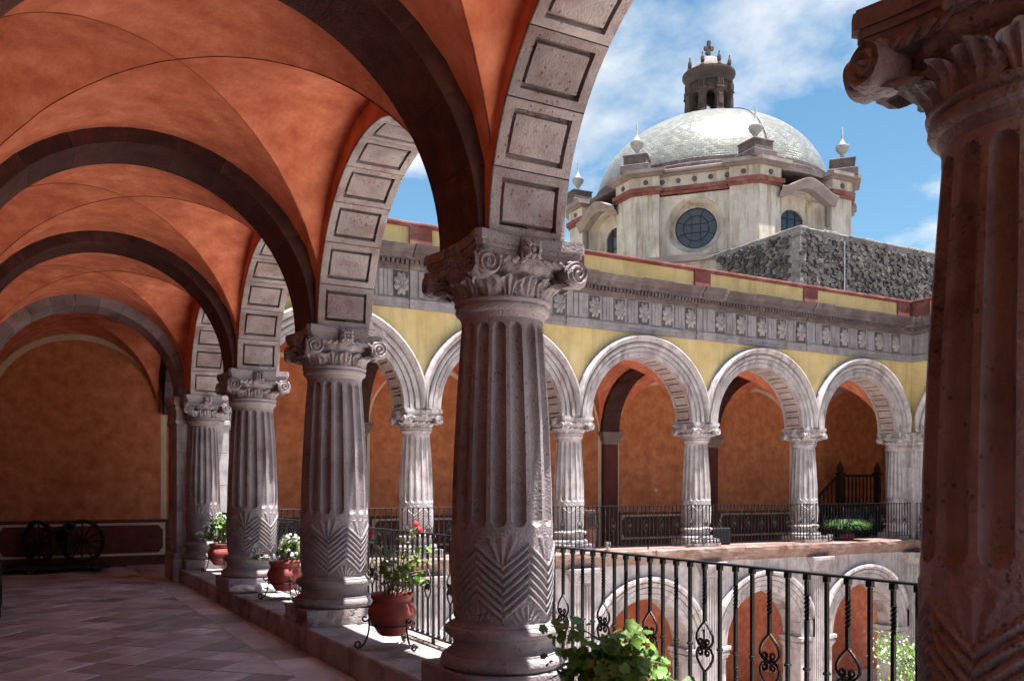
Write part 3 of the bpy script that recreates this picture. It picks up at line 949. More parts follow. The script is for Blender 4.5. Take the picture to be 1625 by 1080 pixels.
arch_thing('cross_arch', 'stone cross arch beyond the pale corner pier by the staircase', 'arch', ((XR + XRW) / 2 + .15, YF, ZS), 'x', 1.5, FR + .25, .34, 9, M_PALESOF, None, False)
rw = thing('gallery_side_wall', 'orange plaster wall closing the gallery behind the dark staircase', 'wall', (XRW, 10, 0))
MB().box(XRW, -3, -.05, XRW + .3, YW - .002, 5.9).build('plaster', M_WALL, rw, world=True)

# ------------------------------------------------------------------ courtyard facades
def rosette_panel():      # (u, w, z) local, centre, front towards +w
    b = MB()
    def pet(a, L, wd, h, w0):
        pts = [(0, -.5, 0), (.25, -1, .6), (.62, -1.1, 1), (.95, -.6, .6), (1, 0, .3), (.95, .6, .6), (.62, 1.1, 1), (.25, 1, .6), (0, .5, 0)]
        v = [(L * .6, 0, h * 1.3 + w0)] + [(.02 + L * p[0], wd * p[1] * .5, w0 + h * p[2] * .5) for p in pts]
        ca, sa = math.cos(a), math.sin(a)
        v = [(x * ca - y * sa, ww, x * sa + y * ca) for x, y, ww in v]
        v2 = [(x, 0, z) for x, _, z in v[1:]]
        n = len(pts)
        b.add(v + v2, [(0, i, i + 1) for i in range(1, n)] + [(i, n + i, n + i + 1, i + 1) for i in range(1, n)])
    for k in range(8): pet(k * PI / 4 + PI / 8, .172, .098, .05, .02)
    for k in range(8): pet(k * PI / 4, .10, .06, .03, .035)
    b.tube([(0, .01, 0), (0, .055, 0), (0, .07, 0)], [.04, .038, .015], 8)
    return b
def triglyph(wd):
    b = MB().box(-wd / 2, -.02, -.27, wd / 2, .02, .27)
    n = 3; s_ = wd / n
    for i in range(n): b.box(-wd / 2 + i * s_ + .018, .0, -.265, -wd / 2 + (i + 1) * s_ - .018, .034, .262, .006)
    b.box(-wd / 2, -.02, -.345, wd / 2, .045, -.31, .004)
    for i in range(6): b.box(-wd / 2 + (i + .2) * wd / 6, -.01, -.385, -wd / 2 + (i + .8) * wd / 6, .038, -.347)
    return b
RP, TG = rosette_panel(), triglyph(.30)
def facade(label, mapf, base, us, u_end, nbays, vlabel):
    """us: column positions along u (first and last engaged). mapf(u,w,z) -> world"""
    t = thing('courtyard_facade', label, 'facade', base)
    def put(b, name, m, parent=t, smooth=None):
        b.map(mapf); b.v = [tuple(Vector(p) - wl(parent)) for p in b.v]
        return b.build(name, m, parent, smooth)
    Z0, Z1, Z2, Z3, Z4 = 5.44, 5.64, 6.24, 6.68, 7.27
    seen_bays = []
    for i in range(nbays):
        ua, ub = us[i], us[i + 1]; c = (ua + ub) / 2; h = (ub - ua) / 2
        r = h - .42
        # yellow spandrel
        b = MB(); n = 44; ro = r + .02
        xs = sorted(set([-h, h] + [ro * math.cos(PI * k / n) for k in range(n + 1)]))
        for ww in (.30, -.30):
            v = []
            for x in xs:
                z = math.sqrt(max(0, ro * ro - x * x)) if abs(x) <= ro else 0
                v += [(c + x, ww, ZS + max(z, .002)), (c + x, ww, Z0 + .05)]
            b.add(v, [(2 * k, 2 * k + 2, 2 * k + 3, 2 * k + 1) for k in range(len(xs) - 1)])
        put(b, 'plaster_wall', M_YELLOW)
        # archivolt: moulded ring, clipped where it meets its neighbour
        prof = [(r + .0, .28), (r, .35), (r + .10, .352), (r + .103, .33), (r + .115, .33), (r + .12, .385), (r + .20, .388), (r + .203, .355), (r + .225, .355), (r + .23, .42), (r + .28, .44), (r + .32, .425), (r + .325, .38), (r + .35, .38), (r + .355, .44), (r + .40, .50), (r + .45, .52), (r + .49, .50), (r + .505, .45), (r + .505, .28)]
        b = MB(); n = 56; m_ = len(prof)
        v = []
        for k in range(n + 1):
            for rr, ww in prof:
                a0 = math.acos(min(1, (h - .002) / rr))
                a = a0 + (PI - 2 * a0) * k / n
                v.append((c + rr * math.cos(a), ww, ZS + rr * math.sin(a)))
        b.add(v, [(k * m_ + q_, k * m_ + q_ + 1, (k + 1) * m_ + q_ + 1, (k + 1) * m_ + q_) for k in range(n) for q_ in range(m_ - 1)])
        put(b, 'archivolt', M_PALE, smooth=35)
        nv_ = 13
        for k in range(nv_):
            b = voussoir(PI * k / nv_, PI * (k + 1) / nv_, r, r + .2, .31, True, .005)
            b.map(lambda x, y, z: (c + x, y - .01, ZS + z))
            put(b, 'voussoir', M_PALESOF)
        # frieze
        put(MB().box(ua - .3 + .3, -.25, Z1, ub, .325, Z2), 'frieze_field', M_FRIEZE)
        ro_ = (ub - ua - .62) / 4.88 if ub - ua > 3 else .6
        e0, e1 = ua + .31, ub - .31
        step = (e1 - e0) / 9
        for k in range(9):
            uc_ = e0 + step * (k + .5)
            src, m_2, nm = (RP, M_ROSE, 'rosette') if k % 2 == 0 else (TG, M_FRIEZE, 'triglyph')
            b = MB().add(src.v, src.f); b.map(lambda x, y, z: (uc_ + x * step / .40 * (1.0 if k % 2 else .98), .327 + y, (Z1 + Z2) / 2 + z * (1 if k % 2 else 1.3)))
            ro2 = put(b, nm, m_2)
            if k % 2 == 0:
                b = MB().box(uc_ - step * .46, .30, Z1 + .03, uc_ + step * .46, .333, Z2 - .03); put(b, 'panel_field', M_CORN, ro2)
        # parapet panel
        put(MB().box(ua + .24, -.15, Z3 + .002, ub - .24, .20, Z4 - .08), 'parapet_panel', M_YELLOW)
    for i, u in enumerate(us[:nbays + 1]):
        put(MB().box(u - .31, -.2, Z0 + .002, u + .31, .385, Z1 + .002, .006).box(u - .30, -.2, Z1 + .004, u + .30, .372, Z2, .006).box(u - .12, .3, Z1 + .05, u - .02, .40, Z2 - .03, .006).box(u + .02, .3, Z1 + .05, u + .12, .40, Z2 - .03, .006).box(u - .31, .3, Z1 - .05, u + .31, .41, Z1 - .01, .004), 'frieze_block', M_FRIEZE)
        put(MB().box(u - .26, -.2, Z3 + .004, u + .26, .26, Z4 - .06, .004), 'parapet_pier', M_RED)
    for ua, ub in ((us[0] - .56, us[0]), (us[nbays], u_end)):
        if ub - ua > .05:
            put(MB().box(ua, -.295, ZS, ub, .297, Z0 + .05), 'corner_wall', M_YELLOW)
            put(MB().box(ua, -.15, Z3 + .002, ub, .22, Z4 - .08), 'corner_parapet', M_RED)
    u0, u1 = us[0] - .55, u_end
    put(MB().box(u0, -.28, Z0, u1, .345, Z0 + .10, .004).box(u0, -.28, Z0 + .098, u1, .362, Z1 - .004, .006), 'architrave', M_FRIEZE)
    prof = [(-.2, Z2 - .006), (.36, Z2 - .006), (.39, Z2 + .03), (.40, Z2 + .07), (.44, Z2 + .075), (.44, Z2 + .17), (.50, Z2 + .185), (.60, Z2 + .20), (.61, Z2 + .29), (.64, Z2 + .30), (.68, Z2 + .34), (.72, Z2 + .40), (.725, Z3), (-.2, Z3)]
    st = []
    nn = max(2, int((u1 - u0) / .9))
    for k in range(nn):
        a, c_ = u0 + (u1 - u0) * k / nn, u0 + (u1 - u0) * (k + 1) / nn
        jw, jz = random.uniform(-.012, .004), random.uniform(-.012, .006)
        put(MB().sweep([(p[0] + (jw if p[0] > 0 else 0), p[1] + (jz if p[1] > Z2 + .1 else 0)) for p in prof], [lambda w_, z, a=a: (a + .002, w_, z), lambda w_, z, c_=c_: (c_ - .002, w_, z)]), 'cornice_stone', M_CORN)
    for u in us[:nbays + 1]:
        put(MB().sweep([(p[0] + (.045 if p[0] > 0 else 0), p[1] + (.004 if p[1] > Z2 + .1 else .003)) for p in prof], [lambda w_, z, u=u: (u - .33, w_, z), lambda w_, z, u=u: (u + .33, w_, z)]), 'cornice_break', M_CORN)
    b = MB(); u = u0
    while u < u1 - .1:
        b.box(u, .40, Z2 + .08, u + .06, .52, Z2 + .17); u += .105
    stuff(put(b, 'dentils', M_CORN))
    put(MB().box(u0, -.2, Z4 - .085, u1, .27, Z4 - .05, .004).box(u0, -.24, Z4 - .052, u1, .31, Z4, .008), 'coping', M_RED)
    return t
far_us = [XA - SF - XC + .0] + [XA + j * SF - XC for j in range(4)] + [XA + 4 * SF - XC]
facade('yellow upper facade of the opposite gallery with pale arches and rosette frieze', lambda u, w_, z: (XC + u, YF - w_, z), (12, YF, ZS), far_us, XR - XC + .3, 5, '')
facade('short yellow facade turning the corner beside the shaded column', lambda u, w_, z: (XR - w_, YF - u, z), (XR, YF - 3, ZS), [.56, .56 + SF, .56 + 2 * SF], .56 + 2 * SF, 2, '')
for j in range(1, 3):
    column('stone_column', 'pale fluted column of the side gallery hidden behind the shaded column', 'column', (XR, YF - .56 - j * SF, ZC), 'columns of the side gallery', True)

# ledges and lower storey of the opposite wing
def lower_storey(label, mapf, base, us, u_end, nb):
    t = thing('lower_facade', label, 'facade', base)
    def put(b, name, m, parent=t, smooth=None):
        b.map(mapf); b.v = [tuple(Vector(p) - wl(parent)) for p in b.v]
        return b.build(name, m, parent, smooth)
    u = us[0] - .1
    while u < u_end:
        e = min(u + random.uniform(.8, 1.5), u_end)
        jw = random.uniform(-.02, .02)
        prof = [(-.47, ZC), (.62 + jw, ZC - .002), (.66 + jw, ZC - .04), (.655 + jw, ZC - .13), (.60 + jw, ZC - .17), (.57 + jw, ZC - .25), (.50, ZC - .30), (.47, ZC - .37), (-.47, ZC - .37)]
        b = MB(); st = []
        ns = 6
        for k in range(ns + 1):
            uu = u + .003 + (e - u - .006) * k / ns
            jj = [(random.uniform(-.022, .012), random.uniform(-.01, .01)) for _ in prof]
            st.append(lambda w_, z, uu=uu, jj=dict((p, q_) for p, q_ in zip(prof, jj)): (uu, w_ + (jj[(w_, z)][0] if .4 < w_ else 0), z + (jj[(w_, z)][1] if w_ > .4 and z < ZC - .01 else 0)))
        b.sweep(prof, st)
        put(b, 'ledge_stone', M_LEDGE)
        u = e
    zi, r = -2.28, 1.34
    for i in range(nb):
        ua, ub = us[i], us[i + 1]; c = (ua + ub) / 2; h = (ub - ua) / 2
        b = MB(); n = 40
        xs = sorted(set([-h, h] + [r * math.cos(PI * k / n) for k in range(n + 1)]))
        for ww in (.44, -.2):
            v = []
            for x in xs:
                z = math.sqrt(max(0, r * r - x * x)) if abs(x) < r else 0
                v += [(c + x, ww, (zi + z) if abs(x) <= r + 1e-6 else zi), (c + x, ww, ZC - .36)]
            b.add(v, [(2 * k, 2 * k + 2, 2 * k + 3, 2 * k + 1) for k in range(len(xs) - 1)])
        put(b, 'ashlar_wall', M_PALE)
        prof = [(r, .2), (r, .47), (r + .12, .475), (r + .122, .45), (r + .14, .45), (r + .145, .51), (r + .26, .515), (r + .263, .48), (r + .285, .48), (r + .29, .55), (r + .38, .56), (r + .383, .52), (r + .41, .52), (r + .415, .58), (r + .47, .62), (r + .53, .61), (r + .54, .43)]
        nv_ = 11
        for k in range(nv_):
            b = MB(); v = []; m_ = len(prof); q2 = 5
            for s_ in range(q2 + 1):
                for rr, ww in prof:
                    a = PI * (k + .012 + (1 - .024) * s_ / q2) / nv_
                    v.append((max(ua + .27, min(ub - .27, c + rr * math.cos(a))), ww, zi + rr * math.sin(a)))
            b.add(v, [(s_ * m_ + q_, s_ * m_ + q_ + 1, (s_ + 1) * m_ + q_ + 1, (s_ + 1) * m_ + q_) for s_ in range(q2) for q_ in range(m_ - 1)])
            put(b, 'voussoir', M_PALE)
            b = voussoir(PI * k / nv_, PI * (k + 1) / nv_, r, r + .2, .30, False, .006)
            b.map(lambda x, y, z: (c + x, y + .12, zi + z)); put(b, 'soffit_stone', M_CURB)
    for i, u in enumerate(us[:nb + 1]):
        hw = (us[1] - us[0]) / 2 - r
        put(MB().box(u - hw, -.2, ZG, u + hw, .44, zi - .35, .01), 'pier', M_PALE)
        b = MB()
        for e, z0, z1 in ((.0, zi - .36, zi - .30), (.03, zi - .30, zi - .24), (.06, zi - .24, zi - .16), (.04, zi - .16, zi - .10), (.09, zi - .10, zi + .0)): b.box(u - hw - e, -.2 - e, z0, u + hw + e, .45 + e, z1, .012)
        put(b, 'impost', M_PALE)
        b = MB().box(u - .26, .3, ZG, u + .26, .56, -.46)
        for k in range(6): b.box(u - .24 + k * .082, .5, ZG + .5, u - .24 + k * .082 + .056, .588, -.52, .012)
        put(b, 'fluted_pilaster', M_PALE)
        b = MB()
        for e, z0, z1 in ((.0, -.46, -.41), (.03, -.41, -.34), (.06, -.34, -.28), (.10, -.28, -.22), (.13, -.22, -.125)): b.box(u - .27 - e, .3, z0, u + .27 + e, .58 + e, z1, .01)
        put(b, 'pilaster_capital', M_PALE)
    put(MB().box(us[0] - .5, -3.75, ZG, u_end + 3.5, -3.55, -.36), 'inner_wall', M_ORANGE)
    return t
low_us = far_us
lower_storey('pale carved lower storey of the opposite wing with round arches and fluted pilasters', lambda u, w_, z: (XC + u, YF - w_, z), (12, YF, ZG), low_us, XR - XC + .45, 5)
lower_storey('pale carved lower storey turning the corner behind the courtyard shrubs', lambda u, w_, z: (XR - w_, YF - u, z), (XR, YF - 3, ZG), [.56, .56 + SF, .56 + 2 * SF], .56 + 2 * SF, 2)
nl = thing('lower_wall', 'stone wall carrying the kerb of the near walk down to the courtyard', 'wall', (XC + .2, 5, ZG))
MB().box(XC - .1, -4, ZG, XC + .5, YF - .46, -.02).build('ashlar', M_PALE, nl, world=True)

# ------------------------------------------------------------------ iron railings
def bar(b, x, y, z0, z1, s_=.0085): b.box(x - s_, y - s_, z0, x + s_, y + s_, z1); return b
def twist(b, z0, z1, s_=.010, turns=1.5, n=20):
    pr = [(-s_, -s_), (s_, -s_), (s_, s_), (-s_, s_)]
    st = []
    for i in range(n + 1):
        a = turns * 2 * PI * i / n; z = z0 + (z1 - z0) * i / n
        st.append(lambda x, y, a=a, z=z: (x * math.cos(a) - y * math.sin(a), x * math.sin(a) + y * math.cos(a), z))
    b.sweep(pr, st)
ZB, ZT = .31, 1.245
def bal_plain():
    b = MB(); bar(b, 0, 0, ZB, ZT)
    b.box(-.015, -.015, .774, .015, .015, .79, .004); b.box(-.015, -.015, 1.215, .015, .015, ZT, .003); b.box(-.013, -.013, ZB, .013, .013, ZB + .03, .003)
    return b
def bal_twist():
    b = MB(); bar(b, 0, 0, ZB, .62); twist(b, .62, .72); bar(b, 0, 0, .72, 1.02); twist(b, 1.02, 1.145); bar(b, 0, 0, 1.145, ZT)
    b.box(-.015, -.015, .774, .015, .015, .79, .004); b.box(-.015, -.015, 1.215, .015, .015, ZT, .003); b.box(-.013, -.013, ZB, .013, .013, ZB + .03, .003)
    return b
def bal_scroll():
    b = MB(); bar(b, 0, 0, ZB, .645); bar(b, 0, 0, .915, 1.02); twist(b, 1.02, 1.145); bar(b, 0, 0, 1.145, ZT)
    b.box(-.015, -.015, 1.215, .015, .015, ZT, .003); b.box(-.013, -.013, ZB, .013, .013, ZB + .03, .003)
    P = [(0, .922), (.018, .905), (.045, .877), (.064, .846), (.066, .815), (.05, .79), (.024, .779), (.05, .768), (.066, .742), (.062, .71), (.042, .68), (.018, .656), (0, .64)]
    for s_ in (-1, 1):
        pts = []
        for (a, za), (c, zb) in zip(P, P[1:]): pts += [(0, s_ * a, za), (0, s_ * (a + c) / 2, (za + zb) / 2)]
        pts.append((0, 0, .64)); b.tube(pts, .0078, 5)
        for zc_, sg in ((.808, 1), (.748, -1)):
            sp = []
            for i in range(15):
                a = -PI / 2 * sg + sg * s_ * i / 14 * 3.1 * PI * -1
                rr = .021 * (1 - .62 * i / 14)
                sp.append((.006, s_ * .027 + rr * math.cos(a) , zc_ + rr * math.sin(a)))
            b.tube(sp, .0058, 5)
    b.ico((.004, 0, .778), .017, (1, 1.2, .8), 5, 8)
    return b
BAL = {'plain': bal_plain().mesh('baluster', M_IRON), 'twist': bal_twist().mesh('baluster', M_IRON), 'scroll': bal_scroll().mesh('baluster', M_IRON, 50)}
def railing(label, p0, d, L, dz, group, i0=0, spc=.119):
    """p0 start, d unit direction in plan"""
    rz = math.atan2(d[1], d[0]) - PI / 2
    t = thing('iron_railing', label, 'railing', (p0[0], p0[1], dz), 0, group)
    t.rotation_euler = (0, 0, rz)
    MB().box(-.019, -.03, ZT, .019, L + .03, ZT + .013, .003).build('top_rail', M_IRON, t)
    MB().box(-.014, -.03, ZB - .012, .014, L + .03, ZB + .002, .003).build('bottom_rail', M_IRON, t)
    n = int(L / spc)
    for i in range(n + 1):
        k = (i + i0) % 4
        link('baluster', BAL['scroll' if k == 1 else 'twist' if k == 3 else 'plain'], t, (0, i * spc, 0))
    for yy in (.0, L / 2, n * spc):
        MB().box(-.012, yy - .012, ZC - .06, .012, yy + .012, ZB - .010).build('foot', M_IRON, t)
    return t
XRAIL = 3.4
rl = ['black iron railing with scroll balusters behind the bushy green plant', 'black iron railing behind the red flowering geranium pot',
      'black iron railing behind the pot of white flowers beside the plastic bags', 'black iron railing beside the corner pier behind a pot of white geraniums']
for k in range(4):
    ya = YK(k + 1) - .172 if k < 3 else YF - .62
    yb = YK(k) + .20
    railing(rl[k], (XRAIL, ya), (0, -1), ya - yb, 0.0, 'railings of the near walk')
XF0, XF1 = XC + .62, XR - .62
tR = railing('long black iron railing along the ledge of the opposite gallery', (XF0, YF - .5), (1, 0), XF1 - XF0, .045 - .0, None)
railing('short black iron railing of the side gallery beside the shaded column', (XR - .5, YF - .62), (0, -1), 5, .045, None)

# ------------------------------------------------------------------ church: dome, drum, lantern
DX, DY = 33.62, 36.4
DA = math.atan2(-DY, -DX)                 # towards the courtyard corner we stand in
V0 = DA + R_(17)
RV = 7.35
AP = RV * math.cos(PI / 8)
FW = 2 * RV * math.sin(PI / 8)
dm = thing('church_dome', 'white tiled church dome on a cream octagonal drum with dark stone lantern and cross', 'dome', (DX, DY, 9))
def dput(b, name, m, parent=dm, smooth=None):
    b.v = [(x - (wl(parent).x - DX), y - (wl(parent).y - DY), z - wl(parent).z) for x, y, z in b.v]
    return b.build(name, m, parent, smooth)
def octa(r, z0, z1, off=0): return [(r * math.cos(V0 + off + k * PI / 4), r * math.sin(V0 + off + k * PI / 4)) for k in range(8)]
def fmap(k):      # face k lies between vertices k and k+1: (u, w, z) -> dome-centred coordinates
    a = V0 + (k + .5) * PI / 4
    ca, sa = math.cos(a), math.sin(a)
    return lambda u, w_, z: (ca * (AP + w_) - sa * u, sa * (AP + w_) + ca * u, z)
ZD0, ZD1 = 9.0, 15.80
ZO = 14.3        # centre of the round window
for k in range(8):
    mp_ = fmap(k); h = FW / 2
    b = MB()
    if k % 2 == 1:          # round window
        n = 48; r = 1.34
        v = []; 
        for i in range(n):
            a = 2 * PI * i / n; c_, s_ = math.cos(a), math.sin(a)
            q_ = min(h / abs(c_) if abs(c_) > 1e-6 else 9e9, ((ZD1 - ZO) if s_ > 0 else (ZO - ZD0)) / abs(s_) if abs(s_) > 1e-6 else 9e9)
            v += [(c_ * r, 0, ZO + s_ * r), (c_ * q_, 0, ZO + s_ * q_)]
        b.add(v, [(2 * i, 2 * i + 1, 2 * ((i + 1) % n) + 1, 2 * ((i + 1) % n)) for i in range(n)])
        cr = [(sx_ * h, 0, zz_) for sx_ in (-1, 1) for zz_ in (ZD0, ZD1)]
        v = []
        for i in range(n):
            a = 2 * PI * i / n
            for rr, ww in ((1.34, 0), (1.30, -.10), (1.04, -.55), (.98, -.56), (.98, -.62)): v.append((rr * math.cos(a), ww, ZO + rr * math.sin(a)))
        b.add(v, [(5 * i + j, 5 * i + j + 1, 5 * ((i + 1) % n) + j + 1, 5 * ((i + 1) % n) + j) for i in range(n) for j in range(4)])
    else:                   # tall window in a wide arched recess
        r, hr = .62, 1.45
        zt = 15.2
        n = 24
        def outline(hw_, zc_, rise): return [(hw_ * math.cos(PI * i / n), zc_ + rise * math.sin(PI * i / n)) for i in range(n + 1)]
        o1 = outline(hr, 15.35, .55)
        v = []
        for i, (x, z) in enumerate(o1): v += [(x, 0, z), (h * math.cos(PI * i / n) if False else (h if i == 0 else -h if i == n else x * h / hr), 0, ZD1 + .3)]
        b.add(v, [(2 * i, 2 * i + 2, 2 * i + 3, 2 * i + 1) for i in range(n)])
        b.add([(hr, 0, ZD0), (h, 0, ZD0), (h, 0, 16.35), (hr, 0, 15.35)], [(0, 1, 2, 3)]); b.add([(-hr, 0, ZD0), (-h, 0, ZD0), (-h, 0, 16.35), (-hr, 0, 15.35)], [(0, 1, 2, 3)])
        o2 = outline(.72, 14.75, .52)
        rec = [(hr, ZD0)] + o1 + [(-hr, ZD0)]; rin = [(.72, ZD0)] + o2 + [(-.72, ZD0)]
        m_ = len(rec)
        v = [(x, 0, z) for x, z in rec] + [(x * .93, -.5, z) for x, z in rec] + [(x, -.62, z) for x, z in rin] + [(x, -.8, z) for x, z in rin]
        b.add(v, [(j * m_ + i, j * m_ + i + 1, (j + 1) * m_ + i + 1, (j + 1) * m_ + i) for j in range(3) for i in range(m_ - 1)])
    b.map(mp_)
    dput(b, 'drum_wall', M_DOMEW)
    # glazing
    if k % 2 == 1:
        wn = dput(MB().add([(1.0 * math.cos(2 * PI * i / 32), -.60, ZO + 1.0 * math.sin(2 * PI * i / 32)) for i in range(32)], [tuple(range(32))]).map(mp_), 'window', M_GLASS)
        b = MB()
        def rg(r): return [(r * math.cos(2 * PI * i / 28), -.585, ZO + r * math.sin(2 * PI * i / 28)) for i in range(29)]
        b.tube(rg(.97), .035, 5); b.tube(rg(.6), .025, 5)
        for i in range(12):
            if i % 3 == 0: continue
        for i in range(8):
            a = PI / 4 * i + PI / 8; b.tube([(.6 * math.cos(a), -.585, ZO + .6 * math.sin(a)), (.97 * math.cos(a), -.585, ZO + .97 * math.sin(a))], .022, 4)
        for s_ in (-.2, .2):
            q_ = math.sqrt(.36 - .04); b.tube([(s_, -.585, ZO - q_), (s_, -.585, ZO + q_)], .022, 4); b.tube([(-q_, -.585, ZO + s_), (q_, -.585, ZO + s_)], .022, 4)
        b.map(mp_); dput(b, 'glazing_bars', M_LEAD)
    else:
        pts = [(.74, -.70, ZD0)] + [(.74 * math.cos(PI * i / 16), -.70, 14.75 + .54 * math.sin(PI * i / 16)) for i in range(17)] + [(-.74, -.70, ZD0)]
        dput(MB().add(pts, [tuple(range(len(pts)))]).map(mp_), 'window', M_GLASS)
        b = MB()
        for u in (-.24, .24): b.box(u - .025, -.70, ZD0, u + .025, -.67, 15.25)
        z = 10.5
        while z < 15.1: b.box(-.72, -.70, z - .025, .72, -.672, z + .025); z += .62
        b.map(mp_); dput(b, 'glazing_bars', M_LEAD)
        # grey arched hood with corbels
        b = MB(); n = 24; v = []
        prof = [(0, .02), (0, .42), (.16, .46), (.26, .56), (.40, .62), (.46, .62), (.46, .0)]
        m_ = len(prof)
        for i in range(n + 1):
            t = -1 + 2 * i / n
            zb = 15.42 + .62 * (.5 + .5 * math.cos(PI * t)) - .05
            for dz, ww in prof: v.append((t * (hr + .34), ww, zb + dz))
        b.add(v, [(i * m_ + j, i * m_ + j + 1, (i + 1) * m_ + j + 1, (i + 1) * m_ + j) for i in range(n) for j in range(m_ - 1)])
        for sg in (-1, 1): b.box(sg * (hr + .02), .0, 14.45, sg * (hr + .34), .2, 15.45, .03)
        b.map(mp_); dput(b, 'window_hood', M_GREYST)
    # entablature between the buttresses (not over the arched hoods)
    if k % 2 == 1:
        u = h - 1.1
        dput(MB().box(-u, -.2, ZD1 + .06, u, .12, ZD1 + .2, .02).box(-u, -.2, ZD1 + .198, u, .20, ZD1 + .38, .02).map(mp_), 'red_moulding', M_RED)
        fz = dput(MB().box(-u, -.2, ZD1 + .378, u, .10, ZD1 + .92).map(mp_), 'drum_frieze', M_DOMEW)
        for i in range(5):
            b = MB().tube([(-1.5 + .75 * i, .08, ZD1 + .66), (-1.5 + .75 * i, .16, ZD1 + .66), (-1.5 + .75 * i, .18, ZD1 + .66)], [.12, .11, .05], 10); b.map(mp_); dput(b, 'boss', M_CORN)
        dput(MB().box(-u, -.2, ZD1 + .918, u, .28, ZD1 + 1.02, .02).box(-u, -.2, ZD1 + 1.018, u, .46, ZD1 + 1.16, .03).map(mp_), 'cornice', M_GREYST)
for k in range(8):         # corner buttresses
    a = V0 + k * PI / 4
    def bp(out_, wd):
        """plan outline of a buttress that wraps a corner"""
        f0, f1 = fmap((k - 1) % 8), fmap(k)
        L = []
        L.append(f0(FW / 2 - wd, -.3, 0)[:2]); L.append(f0(FW / 2 - wd, out_, 0)[:2])
        q_ = (AP + out_) / math.cos(PI / 8); L.append((q_ * math.cos(a), q_ * math.sin(a)))
        L.append(f1(-FW / 2 + wd, out_, 0)[:2]); L.append(f1(-FW / 2 + wd, -.3, 0)[:2])
        return L
    bt = dput(MB().prism(bp(.30, 1.18), ZD0, ZD1 + .06), 'buttress', M_DOMEW)
    dput(MB().prism(bp(.38, 1.24), ZD1 + .06, ZD1 + .2).prism(bp(.48, 1.32), ZD1 + .198, ZD1 + .40), 'red_moulding', M_RED)
    dput(MB().prism(bp(.34, 1.20), ZD1 + .398, ZD1 + .93), 'buttress_frieze', M_DOMEW)
    for sg in (0, 1):
        f_ = fmap((k - 1) % 8) if sg == 0 else fmap(k); uu = (FW / 2 - .55) * (1 if sg == 0 else -1)
        b = MB().tube([(uu, .32, ZD1 + .66), (uu, .40, ZD1 + .66), (uu, .42, ZD1 + .66)], [.12, .11, .05], 10); b.map(f_); dput(b, 'boss', M_CORN)
    dput(MB().prism(bp(.54, 1.36), ZD1 + .928, ZD1 + 1.04).prism(bp(.74, 1.50), ZD1 + 1.038, ZD1 + 1.2), 'cornice', M_GREYST)
    def pb_(out_, wd, inn):
        L = bp(out_, wd); f0, f1 = fmap((k - 1) % 8), fmap(k)
        L[0] = f0(FW / 2 - wd, -inn, 0)[:2]; L[-1] = f1(-FW / 2 + wd, -inn, 0)[:2]; return L
    cx_, cy_ = (RV - .12) * math.cos(a), (RV - .12) * math.sin(a)
    def rb(b, s_, z0, z1):
        M = Matrix.Translation((cx_, cy_, 0)) @ Matrix.Rotation(a + PI / 8, 4, 'Z')
        c = MB().box(-s_, -s_, z0, s_, s_, z1, .03); c.xf(M); b.add(c.v, c.f)
    b = MB(); rb(b, .70, ZD1 + 1.15, ZD1 + 1.55); rb(b, .56, ZD1 + 1.54, ZD1 + 2.0); rb(b, .60, ZD1 + 1.98, ZD1 + 2.08)
    dput(b, 'pedestal', M_CORN)
    zf = ZD1 + 2.07
    fp = [(.30, 0), (.30, .10), (.16, .16), (.10, .30), (.13, .36), (.34, .55), (.42, .72), (.40, .80), (.22, .86), (.16, .96), (.10, 1.05), (.055, 1.2), (.05, 1.6), (.02, 1.72)]
    dput(MB().lathe([(r * .78, zf - .02 + z * 1.0) for r, z in fp], 14, (cx_, cy_)), 'urn_finial', M_FIN, smooth=40)
# skirt under the dome and the shell itself
zb = ZD1 + 1.0
dput(MB().lathe([(6.95, zb), (6.95, zb + .22), (6.45, zb + .30), (6.45, zb + .62), (6.4, zb + .66), (6.25, zb + .70), (6.25, zb + .92), (6.0, zb + .96)], 64), 'dome_skirt', M_CORN, smooth=30)
b = MB(); prof = []
for i in range(29):
    a = PI / 2 * i / 28
    prof.append((6.15 * math.cos(a), 17.4 + 4.5 * math.sin(a)))
prof = [p for p in prof if p[0] > 1.2]
b.lathe(prof, 96, cap=False)
sh = dput(b, 'tiled_shell', M_TILE, smooth=179)
uvl = sh.data.uv_layers.new(name='UVMap')
acc = [0]
for p, q_ in zip(prof, prof[1:]): acc.append(acc[-1] + math.hypot(q_[0] - p[0], q_[1] - p[1]))
uvs = []
for poly in sh.data.polygons:
    i, k = divmod(poly.index, 96)
    for vi in poly.vertices:
        r_i, kk = divmod(vi, 96)
        if k == 95 and kk == 0: kk = 96
        uvs += [kk / 96 * 2 * PI * 5.0, acc[r_i]]
uvl.data.foreach_set('uv', uvs)
def meridian(da):
    a = DA + da; return [((r + .05) * math.cos(a), (r + .05) * math.sin(a), z + .03) for r, z in prof]
dput(MB().tube(meridian(R_(27)), .022, 4), 'cable', M_LEAD)
